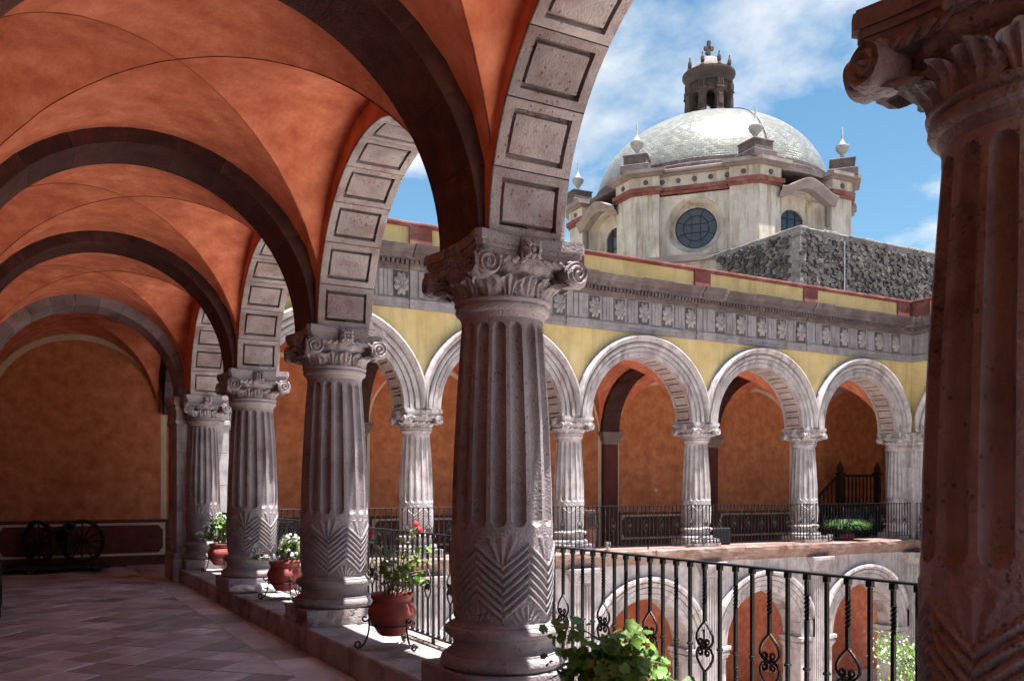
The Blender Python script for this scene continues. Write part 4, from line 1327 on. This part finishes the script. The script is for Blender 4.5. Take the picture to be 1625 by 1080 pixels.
# lantern
LZ = 21.6; LR = 1.42
lt = dput(MB().lathe([(1.72, LZ - .4), (1.72, LZ - .02), (1.62, LZ), (1.62, LZ + .22), (1.5, LZ + .28)], 32), 'lantern', M_LANT, smooth=30)
LA = DA + R_(6)
def lmap(k):
    a = LA + k * PI / 4; ca, sa = math.cos(a), math.sin(a); ap = LR * math.cos(PI / 8)
    return lambda u, w_, z: (ca * (ap + w_) - sa * u, sa * (ap + w_) + ca * u, z)
lw = LR * math.sin(PI / 8)
for k in range(8):
    f_ = lmap(k); n = 12; hw_ = .27; zs_ = LZ + 1.25
    o1 = [(hw_, LZ + .2)] + [(hw_ * math.cos(PI * i / n), zs_ + hw_ * math.sin(PI * i / n)) for i in range(n + 1)] + [(-hw_, LZ + .2)]
    b = MB()
    for ww in (0, -.3):
        v = [(x, ww, z) for x, z in o1] + [((lw if i == 0 or i == 1 else -lw if i >= len(o1) - 2 else x / hw_ * lw), ww, (LZ + .2 if i in (0, len(o1) - 1) else LZ + 2.0 if 1 < i < len(o1) - 2 else LZ + 2.0)) for i, (x, z) in enumerate(o1)]
        m_ = len(o1); b.add(v, [(i, i + 1, m_ + i + 1, m_ + i) for i in range(m_ - 1)])
    v = [(x, 0, z) for x, z in o1] + [(x, -.3, z) for x, z in o1]
    b.add(v, [(i, i + 1, m_ + i + 1, m_ + i) for i in range(m_ - 1)])
    b.map(f_); dput(b, 'arched_side', M_LANT, lt)
    b = MB(); b.tube([(hw_ + .06, .02, LZ + .3)] + [((hw_ + .06) * math.cos(PI * i / n), .02, zs_ + (hw_ + .06) * math.sin(PI * i / n)) for i in range(n + 1)] + [(-hw_ - .06, .02, LZ + .3)], .05, 5)
    b.map(f_); dput(b, 'arch_moulding', M_LANT, lt)
    a = LA + (k + .5) * PI / 4
    px, py = (LR + .02) * math.cos(a), (LR + .02) * math.sin(a)
    M = Matrix.Translation((px, py, 0)) @ Matrix.Rotation(a, 4, 'Z')
    b = MB().box(-.15, -.23, LZ + .2, .12, .23, LZ + 2.0, .02).box(-.1, -.27, LZ + .2, .2, .27, LZ + .5, .03).box(-.1, -.15, LZ + .7, .17, .15, LZ + 1.25, .03).box(-.1, -.28, LZ + 1.5, .2, .28, LZ + 1.6, .02)
    for s_ in (-.14, 0, .14): b.box(-.1, s_ - .05, LZ + 1.62, .19, s_ + .05, LZ + 1.95, .03)
    b.xf(M); dput(b, 'lantern_pilaster', M_LANT, lt)
    b = MB().lathe([(.17, LZ + 2.62), (.17, LZ + 2.75), (.09, LZ + 2.82), (.13, LZ + 2.98), (.12, LZ + 3.12), (.04, LZ + 3.3), (.05, LZ + 3.36), (.01, LZ + 3.42)], 8, (px * .95, py * .95))
    dput(b, 'pinnacle', M_LANT, lt)
dput(MB().lathe([(1.35, LZ + 1.98), (1.56, LZ + 2.0), (1.56, LZ + 2.12), (1.5, LZ + 2.16), (1.5, LZ + 2.36), (1.62, LZ + 2.42), (1.72, LZ + 2.52), (1.72, LZ + 2.62), (1.3, LZ + 2.66)], 32), 'lantern_cornice', M_LANT, lt, 30)
cp = dput(MB().lathe([(1.05 * math.cos(PI / 2 * i / 10), LZ + 2.6 + .95 * math.sin(PI / 2 * i / 10)) for i in range(10)] + [(.02, LZ + 3.55)], 24), 'cupola', M_RUB, lt, 60)
M = Matrix.Translation((0, 0, LZ + 3.45)) @ Matrix.Rotation(DA + PI / 2 + .35, 4, 'Z')
b = MB().box(-.30, -.30, 0, .30, .30, .16, .02).box(-.15, -.15, .15, .15, .15, 1.5, .02).box(-.44, -.15, .72, .44, .15, 1.02, .02).box(-.30, -.16, .40, .0, .16, .62, .02)
b.v = [(x * .72, y * .72, z * .62) for x, y, z in b.v]; b.xf(M); dput(b, 'cross', M_LANT, lt)
lt.scale = (.83, .83, 1.08)
lt.location = (0, 0, -.08 * (LZ - 9))
# church body under the drum
cb_ = thing('church_roof', 'grey stained roof block under the cream dome drum', 'building', (DX, DY, ZG))
q8 = octa(RV + .5, 0, 0)
MB().prism([(DX + x, DY + y) for x, y in q8], ZG, 12.6).build('wall', M_DOMEW, cb_, world=True)
MB().prism([(DX + x * 1.03, DY + y * 1.03) for x, y in q8], 12.45, 12.75).build('roof_edge', M_GREYST, cb_, world=True)

# ------------------------------------------------------------------ rubble stone block behind the parapet
BX, BY, BZ = 26.85, 24.0, 11.92
rbk = thing('rubble_building', 'flat topped block of dark rubble stone and pale mortar behind the yellow parapet', 'building', (BX, BY, ZG))
MB().box(BX, BY, ZG, BX + 17, BY + 4.6, BZ - .05).build('wall', M_RUB, rbk, world=True)
u = 0
while u < 16.5:
    e = u + random.uniform(.4, .9)
    MB().box(BX + u - (.03 if u == 0 else 0), BY - .03 - random.uniform(0, .02), BZ - .08, BX + e - .01, BY + .5, BZ + random.uniform(-.03, .03), .02).build('capping_stone', M_QUOIN, rbk, world=True); u = e
u = .51
while u < 4.5:
    e = u + random.uniform(.4, .9)
    MB().box(BX - .03 - random.uniform(0, .02), BY + u, BZ - .08, BX + .5, BY + e - .01, BZ + random.uniform(-.03, .03), .02).build('capping_stone', M_QUOIN, rbk, world=True); u = e
st = MB()
def rock(c, n_ax, s_):
    pts = []; k = random.randint(5, 8); a0 = random.random() * 6
    for i in range(k):
        a = a0 + 2 * PI * i / k + random.uniform(-.25, .25); r = s_ * random.uniform(.75, 1.15)
        pts.append((r * math.cos(a) * 1.15, r * math.sin(a) * .85))
    h = random.uniform(.03, .11)
    v = [(x, y, -.02) for x, y in pts] + [(x * .78, y * .78, h) for x, y in pts]
    f = [tuple(range(k, 2 * k))] + [(i, (i + 1) % k, k + (i + 1) % k, k + i) for i in range(k)]
    if n_ax == 'y': v = [(c[0] + x, c[1] - z, c[2] + y) for x, y, z in v]
    else: v = [(c[0] - z, c[1] + x, c[2] + y) for x, y, z in v]
    st.add(v, f)
for ax, L0, L1 in (('y', BX + .1, BX + 16), ('x', BY + .55, BY + 4.5)):
    z = 6.7; row = 0
    while z < BZ - .14:
        u = L0 + (.14 if row % 2 else 0)
        while u < L1:
            s_ = random.choice((.06, .09, .12, .15, .19)) * random.uniform(.85, 1.15)
            if random.random() < .95:
                p = (u + random.uniform(-.05, .05), BY, z + random.uniform(-.07, .07)) if ax == 'y' else (BX, u + random.uniform(-.05, .05), z + random.uniform(-.07, .07))
                rock(p, ax, s_)
            u += s_ * 1.35 + .055
        z += .19; row += 1
stuff(st.build('rubble_stones', M_BASALT, rbk, world=True))
z = 6.6; i = 0
while z < BZ - .1:
    h = min(random.uniform(.34, .5), BZ - .06 - z); L = .62 if i % 2 else .38
    MB().box(BX - .025, BY - .025, z, BX + (.34 if i % 2 else .3), BY + L, z + h - .015, .012).build('quoin_stone', M_QUOIN, rbk, world=True)
    z += h; i += 1
pp = MB().tube([(29.2, BY - .12, 6.6), (29.2, BY - .12, 11.6)], .03, 8)
tag(pp.build('drain_pipe', M_METAL), 'thin pale pipe running up the rubble stone block', 'pipe')

# ------------------------------------------------------------------ pots, stands, plants
def pot_mesh():
    pr = [(.02, .0), (.105, .0), (.125, .02), (.18, .10), (.212, .17), (.218, .21), (.205, .25), (.182, .285), (.172, .305), (.176, .325), (.19, .345), (.194, .362), (.188, .372), (.176, .368), (.165, .345), (.158, .30), (.02, .29)]
    return MB().lathe(pr, 48, cap=False)
PM = pot_mesh().mesh('flower_pot', M_TERRA, 50)
SOILM = MB().lathe([(.001, .322), (.08, .326), (.165, .318)], 24, cap=False).mesh('soil', M_SOIL, 60)
def stand_mesh_leg():
    pts = []
    # scroll at the top, S-shaped leg, scroll foot (in the x-z plane, x outwards)
    for i in range(10):
        a = PI * 1.9 * (1 - i / 9) ; r = .012 + .020 * (i / 9)
        pts.append((.242 + r * math.cos(a + PI), 0, .268 + r * math.sin(a + PI)))
    pts += [(.205, 0, .235), (.205, 0, .19), (.212, 0, .14), (.226, 0, .09), (.25, 0, .045), (.275, 0, .018), (.30, 0, .010)]
    for i in range(12):
        a = -PI / 2 + PI * 1.9 * i / 11; r = .034 * (1 - .6 * i / 11)
        pts.append((.302 + r * math.cos(a), 0, .042 + r * math.sin(a)))
    return MB().tube(pts, .0085, 6)
LEGM = stand_mesh_leg().mesh('leg', M_IRON, 60)
RINGM = MB().tube([(.205 * math.cos(2 * PI * i / 32), .205 * math.sin(2 * PI * i / 32), .215) for i in range(33)], .007, 6).mesh('ring', M_IRON, 60)
def stand(x, y, label, rz=0):
    t = thing('pot_stand', label, 'plant stand', (x, y, ZC), rz, 'wrought iron pot stands')
    for k in range(3): link('leg', LEGM, t, (0, 0, 0), k * 2 * PI / 3)
    link('ring', RINGM, t)
    return t
def pot(x, y, label, z=ZC + .115, s_=1):
    t = tag(link('flower_pot', PM, None, (x, y, z)), label, 'flower pot', 'terracotta flower pots on iron stands')
    t.scale = (s_, s_, s_)
    link('soil', SOILM, t)
    return t
def leaf_mesh(R, m, cup=.25, n=11):
    v = [(0, 0, 0)]; 
    for i in range(n + 1):
        a = -PI * .93 + 2 * PI * .93 * i / n
        r = R * (1 + .13 * math.cos(i * PI)) * (1 - .1 * abs(a) / PI)
        v.append((r * math.cos(a) + R * .35, r * math.sin(a), cup * R * (.4 + .35 * math.cos(a * 2.5) + .25 * (i % 2))))
    return MB().add(v, [(0, i, i + 1) for i in range(1, n + 1)]).mesh('leaf', m, 60)
LF = [leaf_mesh(.034, M_LEAF), leaf_mesh(.027, M_LEAF, .4), leaf_mesh(.040, M_LEAF, .15)]
LO = [leaf_mesh(.022, M_LEAF2), leaf_mesh(.017, M_LEAF2, .4), leaf_mesh(.026, M_LEAF2, .2)]
def flower_mesh(m, n=9, R=.022):
    b = MB()
    for k in range(n):
        a = random.uniform(0, 6.28); e = random.uniform(-.2, 1.3); rr = R * random.uniform(.5, 1)
        c = Vector((rr * math.cos(a) * math.cos(e), rr * math.sin(a) * math.cos(e), rr * math.sin(e)))
        nrm = c.normalized(); t1 = nrm.orthogonal().normalized(); t2 = nrm.cross(t1)
        v = [c + nrm * .004]
        for i in range(5):
            q_ = 2 * PI * i / 5; v.append(c + (t1 * math.cos(q_) + t2 * math.sin(q_)) * R * .55 - nrm * .003)
        b.add(v, [(0, 1 + i, 1 + (i + 1) % 5) for i in range(5)])
    return b
FRED = flower_mesh(M_REDF, 16, .042).mesh('flower', M_REDF)
FWHT = [flower_mesh(M_WHITEF, 8, .026).mesh('flower', M_WHITEF) for _ in range(3)]
def orient(o, nrm, spin):
    qn = Vector(nrm).normalized().to_track_quat('Z', 'Y')
    o.rotation_mode = 'QUATERNION'
    o.rotation_quaternion = qn @ Matrix.Rotation(spin, 3, 'Z').to_quaternion()
def stem_path(p0, p1, bend, n=7):
    p0, p1 = Vector(p0), Vector(p1); d = p1 - p0
    side = Vector((random.uniform(-1, 1), random.uniform(-1, 1), .2)) * bend
    return [p0 + d * t + side * math.sin(PI * t) + Vector((0, 0, 1)) * .12 * d.length * math.sin(PI * t) for t in [i / n for i in range(n + 1)]]
def plant(name, label, x, y, z, tips, leaves, fl, flower=None, nfl=0, lsc=1, droop=0, spread=.07, per=6, group='potted geraniums along the kerb', stemr=.006):
    t = thing(name, label, 'plant', (x, y, z), 0, group)
    cnt = 0
    for tp in tips:
        base = (random.uniform(-.07, .07), random.uniform(-.07, .07), 0)
        pts = stem_path(base, tp, random.uniform(.02, .07))
        r = [stemr * (1.1 - .6 * i / (len(pts) - 1)) for i in range(len(pts))]
        MB().tube(pts, r, 5).build('stem', M_STEM, t, 60)
        for k in range(per):
            f_ = 1 - .42 * (k / per) ** 1.3 if k else 1
            c = pts[min(len(pts) - 1, int(f_ * (len(pts) - 1)))] + Vector((random.gauss(0, spread * .55), random.gauss(0, spread * .55), random.gauss(.01, spread * .45)))
            o = link('leaf', random.choice(leaves), t, c)
            orient(o, (random.gauss(0, .55) - .25, random.gauss(0, .55) - .3, random.uniform(.35, 1.1)), random.uniform(0, 6.28))
            s_ = lsc * random.uniform(.7, 1.3); o.scale = (s_, s_, s_); cnt += 1
    for k in range(nfl):
        tp = random.choice(tips); c = Vector(tp) + Vector((random.gauss(0, .05), random.gauss(0, .05), random.uniform(.0, .07)))
        o = link('flower', random.choice(flower), t, c); o.rotation_euler = (random.uniform(-.5, .5), random.uniform(-.5, .5), random.uniform(0, 6)); s_ = random.uniform(.8, 1.3); o.scale = (s_, s_, s_)
    return t
# right vector of the view, used only to lay the twigs out as they grow in the photograph
RT_ = Vector((math.cos(.4948), -math.sin(.4948), 0)); FT_ = Vector((math.sin(.4948), math.cos(.4948), 0))
def tipsv(L): return [RT_ * a + FT_ * random.uniform(-.14, .14) + Vector((0, 0, c)) for a, c in L]
# red geranium, leggy
PX, PY = 2.985, 7.28
stand(PX, PY, 'wrought iron stand holding the pot of leggy red geraniums', 2.9)
pot(PX, PY, 'round terracotta pot holding the leggy red geraniums')
tp = tipsv([(-.20, .55), (-.12, .30), (-.08, .36), (.0, .40), (.04, .30), (.09, .47), (.22, .62), (.24, .36), (.30, .27), (.17, .30), (.12, .22), (.33, .14), (.22, .14), (-.05, .24), (.27, .42), (-.17, .20), (.05, .20)])
g1 = plant('geranium_plant', 'leggy geranium with twisted bare stems and red blossoms', PX, PY, ZC + .43, tp, LF[:2] + LO, 0, per=13, lsc=.9, spread=.06)
for tpv in (tp[0] + Vector((0, 0, .03)), tp[6] + Vector((0, 0, .05)), tp[6] + RT_ * .03 + Vector((0, 0, .0))):
    link('flower', FRED, g1, tpv).scale = (.75, .75, .75)
# white flowers, two pots
PX, PY = 3.09, 11.2
stand(PX, PY, 'wrought iron stand holding the pot of white flowers behind the cracked plinth column', 2.7)
pot(PX, PY, 'round terracotta pot of white flowers beside the white plastic bags')
tp = tipsv([(-.42, .25), (-.33, .18), (-.25, .12), (-.18, .22), (-.05, .25), (.02, .30), (.08, .34), (.14, .30), (.18, .24), (.05, .2), (.12, .2), (.22, .14), (0, .15), (.2, .30), (-.36, .10)])
plant('geranium_plant', 'sprawling white flowering geranium beside the white plastic bags', PX, PY, ZC + .43, tp[4:] , LF, 0, FWHT, 60, per=9, lsc=.95, spread=.06)
g2 = [o for o in COL.objects if o.name.startswith('geranium_plant')][-1]
for tpv in tp[:4] + tp[14:]:
    pts = stem_path((0, 0, 0), tpv, .03); MB().tube(pts, .004, 5).build('stem', M_STEM, g2, 60)
    for k in range(6):
        o = link('flower', random.choice(FWHT), g2, Vector(tpv) + Vector((random.gauss(0, .05), random.gauss(0, .05), random.gauss(0, .035))))
        o.scale = (.9, .9, .9)
PX, PY = 3.17, 15.55
stand(PX, PY, 'wrought iron stand holding the pot of white geraniums next to the corner pier', 2.7)
pot(PX, PY, 'round terracotta pot of white geraniums next to the corner pier')
tp = tipsv([(-.30, .22), (-.22, .34), (-.12, .46), (.0, .52), (.08, .42), (.15, .48), (.2, .3), (-.05, .3), (-.18, .2), (.1, .22), (0, .18), (-.27, .12), (.22, .16), (-.1, .4), (.05, .33)])
plant('geranium_plant', 'bushy white flowering geranium next to the corner pier', PX, PY, ZC + .43, tp, LF, 0, FWHT, 70, per=10, lsc=1.15, spread=.075)
# bushy green plant in front
PX, PY = 3.02, 4.02
stand(PX, PY, 'wrought iron stand under the bushy green plant by the railing', 2.8)
pot(PX, PY, 'round terracotta pot under the bushy green plant by the railing', ZC + .115, .92)
tp = tipsv([(-.33, .20), (-.38, .27), (-.25, .10), (-.10, .12), (-.02, .16), (.05, .14), (.13, .22), (.0, .15), (.1, .14), (.18, .10), (.26, .05), (-.18, .05), (-.28, -.02), (.3, -.02), (.2, .0), (.05, .05), (-.08, .06), (.34, -.06), (-.38, -.05), (.12, .1), (-.14, -.08), (.0, -.06), (.15, -.08), (.26, -.10), (-.3, -.10), (-.05, .12)])
plant('leafy_plant', 'bushy bright green geranium without flowers in front of the iron railing', PX, PY, ZC + .38, tp, LF, 0, per=11, lsc=.9, spread=.08)
g4 = [o for o in COL.objects if o.name.startswith('leafy_plant')][-1]
for i in range(60):
    a = random.uniform(2.2, 5.8); rr = random.uniform(.19, .30)
    o = link('leaf', random.choice(LF), g4, (rr * math.cos(a), rr * math.sin(a), random.uniform(-.22, .09)))
    orient(o, (math.cos(a) + random.gauss(0, .3), math.sin(a) + random.gauss(0, .3), random.uniform(.3, .9)), random.uniform(0, 6.28))
for i in range(75):
    a = random.gauss(4.07, .6); rr = random.uniform(.17, .27)
    o = link('leaf', random.choice(LF), g4, (rr * math.cos(a), rr * math.sin(a), random.uniform(-.10, .08)))
    orient(o, (math.cos(a) + random.gauss(0, .3), math.sin(a) + random.gauss(0, .3), random.uniform(.3, .9)), random.uniform(0, 6.28))
# plastic bags
def bag(x, y, label, sx_, sy_, sz_):
    b = MB()
    def fn(u, v):
        a = 2 * PI * u; e = PI * v
        r = 1 + .16 * math.sin(3 * a + 2 * e) + .10 * math.sin(7 * a + 5 * e) * math.sin(e) + .07 * math.cos(11 * a - 3 * e)
        z = -math.cos(e)
        return (sx_ * r * math.sin(e) * math.cos(a), sy_ * r * math.sin(e) * math.sin(a), max(0, sz_ * (.55 + .62 * z * (1 + .15 * math.sin(5 * a)))))
    b.grid(fn, 40, 16)
    b.tube([(sx_ * .6, 0, sz_ * .8), (sx_ * .9, .02, sz_ * 1.05), (sx_ * 1.15, .05, sz_ * .9)], [.03, .012, .035], 7)
    o = tag(b.build('plastic_bag', M_BAG, None, 55), label, 'plastic bag')
    o.location = (x, y, ZC); o.rotation_euler = (0, 0, -.5)
bag(2.80, 12.16, 'crumpled white plastic bag at the foot of a column, farther from the flower pot', .17, .13, .09)
bag(3.08, 12.06, 'crumpled white plastic bag lying close to the pot of white flowers', .18, .13, .10)

# ------------------------------------------------------------------ cannon on a wooden platform, bench
pf = thing('wooden_platform', 'low dark wooden platform carrying the wheeled cannon by the end wall', 'platform', (.6, 20.1, 0))
for i in range(6):
    MB().box(-1.0 - .1, 19.50 + .2 * i, .07, 1.75 - .55 + .55, 19.50 + .2 * i + .19, .13, .006).build('plank', M_DKWOOD, pf, world=True)
for xx in (-.8, .3, 1.5): MB().box(xx - .06, 19.48, 0, xx + .06, 20.72, .072, .006).build('beam', M_DKWOOD, pf, world=True)
cn = thing('cannon', 'old black cannon on two spoked wheels in front of the end wall', 'cannon', (.86, 20.1, .13))
WR = .46
def wheel(x, y, rz):
    c = link('wheel', MB().tube([(.07 - .14 * i, 0, WR) for i in (0, 1)], .075, 12).mesh('wheel', M_DKWOOD), cn, (x, y, 0), rz)
    rim = [(0, WR * math.cos(2 * PI * i / 36), WR + WR * math.sin(2 * PI * i / 36)) for i in range(37)]
    b = MB()
    for (r0, r1, h) in ((WR - .075, WR, .035),):
        n = 36; v = []
        for i in range(n):
            a = 2 * PI * i / n
            for rr, xx in ((r0, -h), (r1, -h), (r1, h), (r0, h)): v.append((xx, rr * math.cos(a), WR + rr * math.sin(a)))
        b.add(v, [(4 * i + j, 4 * i + (j + 1) % 4, 4 * ((i + 1) % n) + (j + 1) % 4, 4 * ((i + 1) % n) + j) for i in range(n) for j in range(4)])
    b.build('rim', M_DKWOOD, c, 40)
    for i in range(12):
        a = 2 * PI * i / 12
        MB().tube([(0, .06 * math.cos(a), WR + .06 * math.sin(a)), (0, (WR - .06) * math.cos(a), WR + (WR - .06) * math.sin(a))], [.022, .017], 6).build('spoke', M_DKWOOD, c)
wheel(-.40, .0, PI / 2 - .95); wheel(.42, .12, PI / 2 - .35)
MB().tube([(-.40, 0, WR), (.42, .12, WR)], .05, 8).build('axle', M_DKWOOD, cn)
MB().xf(Matrix()).lathe([(.02, -.62), (.10, -.6), (.135, -.5), (.13, -.1), (.14, -.08), (.14, -.02), (.12, 0), (.10, .62), (.125, .66), (.12, .74), (.06, .75), (.055, .5)], 20, cap=False).xf(Matrix.Translation((.0, .08, WR + .17)) @ Matrix.Rotation(1.35, 4, 'X') @ Matrix.Rotation(.2, 4, 'Y')).build('barrel', M_IRON, cn, 40)
for sg in (-1, 1): MB().box(sg * .13 - .035, -.35, .22, sg * .13 + .035, .45, .62, .02).build('cheek', M_DKWOOD, cn)
bn = thing('wooden_bench', 'dark wooden bench standing against the side wall of the walk', 'bench', (-.34, 13.6, 0))
MB().box(-.22, -.75, .40, .20, .75, .45, .01).build('seat', M_DKWOOD, bn)
MB().box(-.22, -.75, .50, -.18, .75, .85, .01).build('backrest', M_DKWOOD, bn)
for yy in (-.72, .66):
    for xx in (-.20, .14): MB().box(xx, yy, 0, xx + .06, yy + .06, .41 if xx > 0 else .84, .006).build('leg', M_DKWOOD, bn)
for yy in (-.72, .66): MB().box(-.20, yy, .62, .20, yy + .06, .67, .006).box(.14, yy, .44, .20, yy + .06, .63, .004).build('armrest', M_DKWOOD, bn)

# ------------------------------------------------------------------ opposite gallery: staircase, fern, lamps, box
sc_ = thing('wooden_staircase', 'dark wooden stair balustrade with turned newel posts in the far corner', 'staircase', (24.6, 20.0, 0))
def newel(x, y, z0, z1):
    b = MB().box(x - .09, y - .09, z0, x + .09, y + .09, z1 - .32, .01)
    b.box(x - .13, y - .13, z1 - .40, x + .13, y + .13, z1 - .34, .01)
    b.lathe([(.06, z1 - .34), (.10, z1 - .28), (.12, z1 - .2), (.09, z1 - .12), (.05, z1 - .08), (.055, z1 - .04), (.01, z1 + .02)], 12, (x, y))
    b.build('newel_post', M_DKWOOD, sc_, world=True)
newel(24.25, 20.0, 0, 2.60); newel(26.1, 20.0, 0, 2.60)
MB().box(24.25, 19.95, 2.12, 26.1, 20.05, 2.2, .01).build('handrail', M_DKWOOD, sc_, world=True)
MB().box(24.2, 19.9, .9, 26.2, 20.75, 1.22, .01).build('landing', M_DKWOOD, sc_, world=True)
for i in range(9):
    x = 24.47 + i * .185
    MB().lathe([(.022, 1.2), (.03, 1.35), (.018, 1.6), (.028, 1.85), (.02, 2.13)], 8, (x, 20.0)).build('baluster', M_DKWOOD, sc_, world=True)
MB().tube([(22.75, 20.0, 1.12), (24.25, 20.0, 2.24)], .05, 6).build('sloping_rail', M_DKWOOD, sc_, world=True)
for i in range(7):
    x = 22.9 + i * .19; MB().tube([(x, 20, .15 + (x - 22.75) * .62), (x, 20, 1.10 + (x - 22.75) * .75)], .022, 6).build('baluster', M_DKWOOD, sc_, world=True)
for i in range(6): MB().box(22.75 + .24 * i, 19.9, -.0, 22.75 + .24 * (i + 1) - .004, 20.75, .16 * (i + 1), .006).build('step', M_DKWOOD, sc_, world=True)
tag(MB().box(22.3, YF + 1.15, 0, 26.3, YF + 1.19, 1.12, .01).build('stair_panel', M_BLIND), 'low dark blue panel standing behind the railing under the staircase', 'screen')
def grass_clump(name, label, x, y, z, R, H, n, m):
    t = thing(name, label, 'plant', (x, y, z))
    b = MB()
    for i in range(n):
        a = random.uniform(0, 2 * PI); L = R * random.uniform(.5, 1.05); h = H * random.uniform(.55, 1.05)
        c, s_ = math.cos(a), math.sin(a); wv = .012
        for k in range(3):
            t0, t1 = k / 3, (k + 1) / 3
            P = lambda t_: (L * t_ * c, L * t_ * s_, h * math.sin(t_ * 2.3) * 1.0)
            p, q_ = P(t0), P(t1)
            b.add([(p[0] - s_ * wv, p[1] + c * wv, p[2]), (p[0] + s_ * wv, p[1] - c * wv, p[2]), (q_[0] + s_ * wv * .8, q_[1] - c * wv * .8, q_[2]), (q_[0] - s_ * wv * .8, q_[1] + c * wv * .8, q_[2])], [(0, 1, 2, 3)])
    stuff(b.build('fronds', m, t))
    return t
fr = grass_clump('fern', 'bushy green fern on the ledge of the opposite gallery', 20.9, YF - .05, ZC + .12, .68, .46, 1400, M_FERN)
MB().lathe([(.12, -.13), (.2, -.1), (.24, .04), (.22, .06), (.02, .05)], 20).build('planter', M_TERRA, fr)
bx = thing('black_box', 'black box standing behind the opposite railing beside a pale column', 'box', (16.2, YF + .15, ZC))
MB().box(-.30, -.2, -.002, .30, .2, .44, .02).build('body', M_BLACK, bx); MB().box(-.26, -.21, .05, .26, -.198, .39, .004).build('grille', M_BLIND, bx)
for i, (x, lb) in enumerate(((14.78, 'small metal floodlight at the foot of the pale column left of the black box'), (15.95 - .25, 'small metal floodlight between the pale column and the black box'), (19.85, 'small metal floodlight between the pale column and the green fern'), (12.3, 'small metal floodlight beside the pale column near the maroon pilaster'))):
    t = thing('floodlight', lb, 'lamp', (x, YF - .38, ZC), 0, 'floodlights on the opposite ledge')
    MB().lathe([(.07, -.002), (.075, .015), (.02, .03), (.02, .06)], 12).build('base', M_METAL, t)
    MB().lathe([(.05, .055), (.07, .07), (.085, .18), (.08, .20), (.02, .19)], 14).build('lamp_head', M_METAL, t)
fe = thing('hose_cabinet', 'narrow dark red cabinet standing beside the second pale column', 'cabinet', (12.05, YF + .05, ZC))
MB().box(-.14, -.12, -.002, .14, .12, .95, .02).build('body', M_WAINS, fe); MB().box(-.11, -.13, .55, .11, -.118, .88, .006).build('door', M_BLIND, fe)
# pigeons
def pigeon(x, y, z, rz, label):
    b = MB()
    b.ico((0, 0, .085), .075, (1.55, .85, .85), 8, 12)
    b.ico((.095, 0, .165), .036, (1, .9, 1), 6, 8)
    b.tube([(.06, 0, .10), (.085, 0, .135), (.095, 0, .165)], [.055, .04, .03], 8)
    b.tube([(.125, 0, .163), (.155, 0, .155)], [.012, .002], 5)
    b.add([(-.08, -.035, .10), (-.08, .035, .10), (-.22, .045, .065), (-.22, -.045, .065), (-.08, 0, .07), (-.21, 0, .055)], [(0, 1, 2, 3), (0, 3, 5, 4), (1, 4, 5, 2)])
    for s_ in (-1, 1): b.tube([(.01, s_ * .025, .03), (.015, s_ * .025, -.001)], .007, 5)
    o = tag(b.build('pigeon', M_PIGEON, None, 60), label, 'pigeon'); o.location = (x, y, z); o.rotation_euler = (0, 0, rz)
pigeon(2.70, 16.50, ZS, 2.4, 'grey pigeon perched on the capital of the lilac corner pier')
pigeon(XR - .5, YF - .78, ZS, 3.6, 'grey pigeon perched on the capital beside the far staircase')

# ------------------------------------------------------------------ courtyard shrubs
def shrub(name, label, x, y, h, R, n, m, fl=0):
    t = thing(name, label, 'shrub', (x, y, ZG), 0, 'shrubs in the courtyard')
    MB().tube([(0, 0, 0), (.05, .03, h * .45), (.0, .08, h * .75)], [.07, .05, .03], 8).build('trunk', M_STEM, t, 60)
    b = MB(); f2 = MB()
    cl = [(random.gauss(0, R * .5), random.gauss(0, R * .5), h * random.uniform(.5, .98)) for _ in range(16)]
    for c in cl:
        MB_ = MB().tube([(0, .05, h * .45), (c[0] * .6, c[1] * .6, c[2] * .85), c], [.03, .015, .006], 5); MB_.build('limb', M_STEM, t, 60)
        for i in range(n):
            p = Vector(c) + Vector((random.gauss(0, .2), random.gauss(0, .2), random.gauss(0, .17)))
            nr = Vector((random.gauss(0, 1), random.gauss(0, 1), random.gauss(.6, 1))).normalized(); t1 = nr.orthogonal().normalized(); t2 = nr.cross(t1)
            s_ = random.uniform(.025, .055)
            tgt = f2 if random.random() < fl else b
            tgt.add([p - t1 * s_, p - t2 * s_ * .5, p + t1 * s_, p + t2 * s_ * .5], [(0, 1, 2, 3)])
    stuff(b.build('crown', m, t))
    if fl: stuff(f2.build('blossoms', M_WHITEF, t))
shrub('courtyard_shrub', 'tall courtyard shrub speckled with white blossom below the near railing', 17.2, 12.4, 3.0, .55, 130, M_LEAF, .16)
shrub('courtyard_shrub', 'green leafy courtyard shrub below the lower corner pilaster', 18.2, 11.4, 2.9, .6, 150, M_LEAF, .06)
shrub('courtyard_shrub', 'dark green courtyard tree partly hidden by the shaded column', 20.0, 12.0, 3.2, .6, 150, M_LEAF, 0)
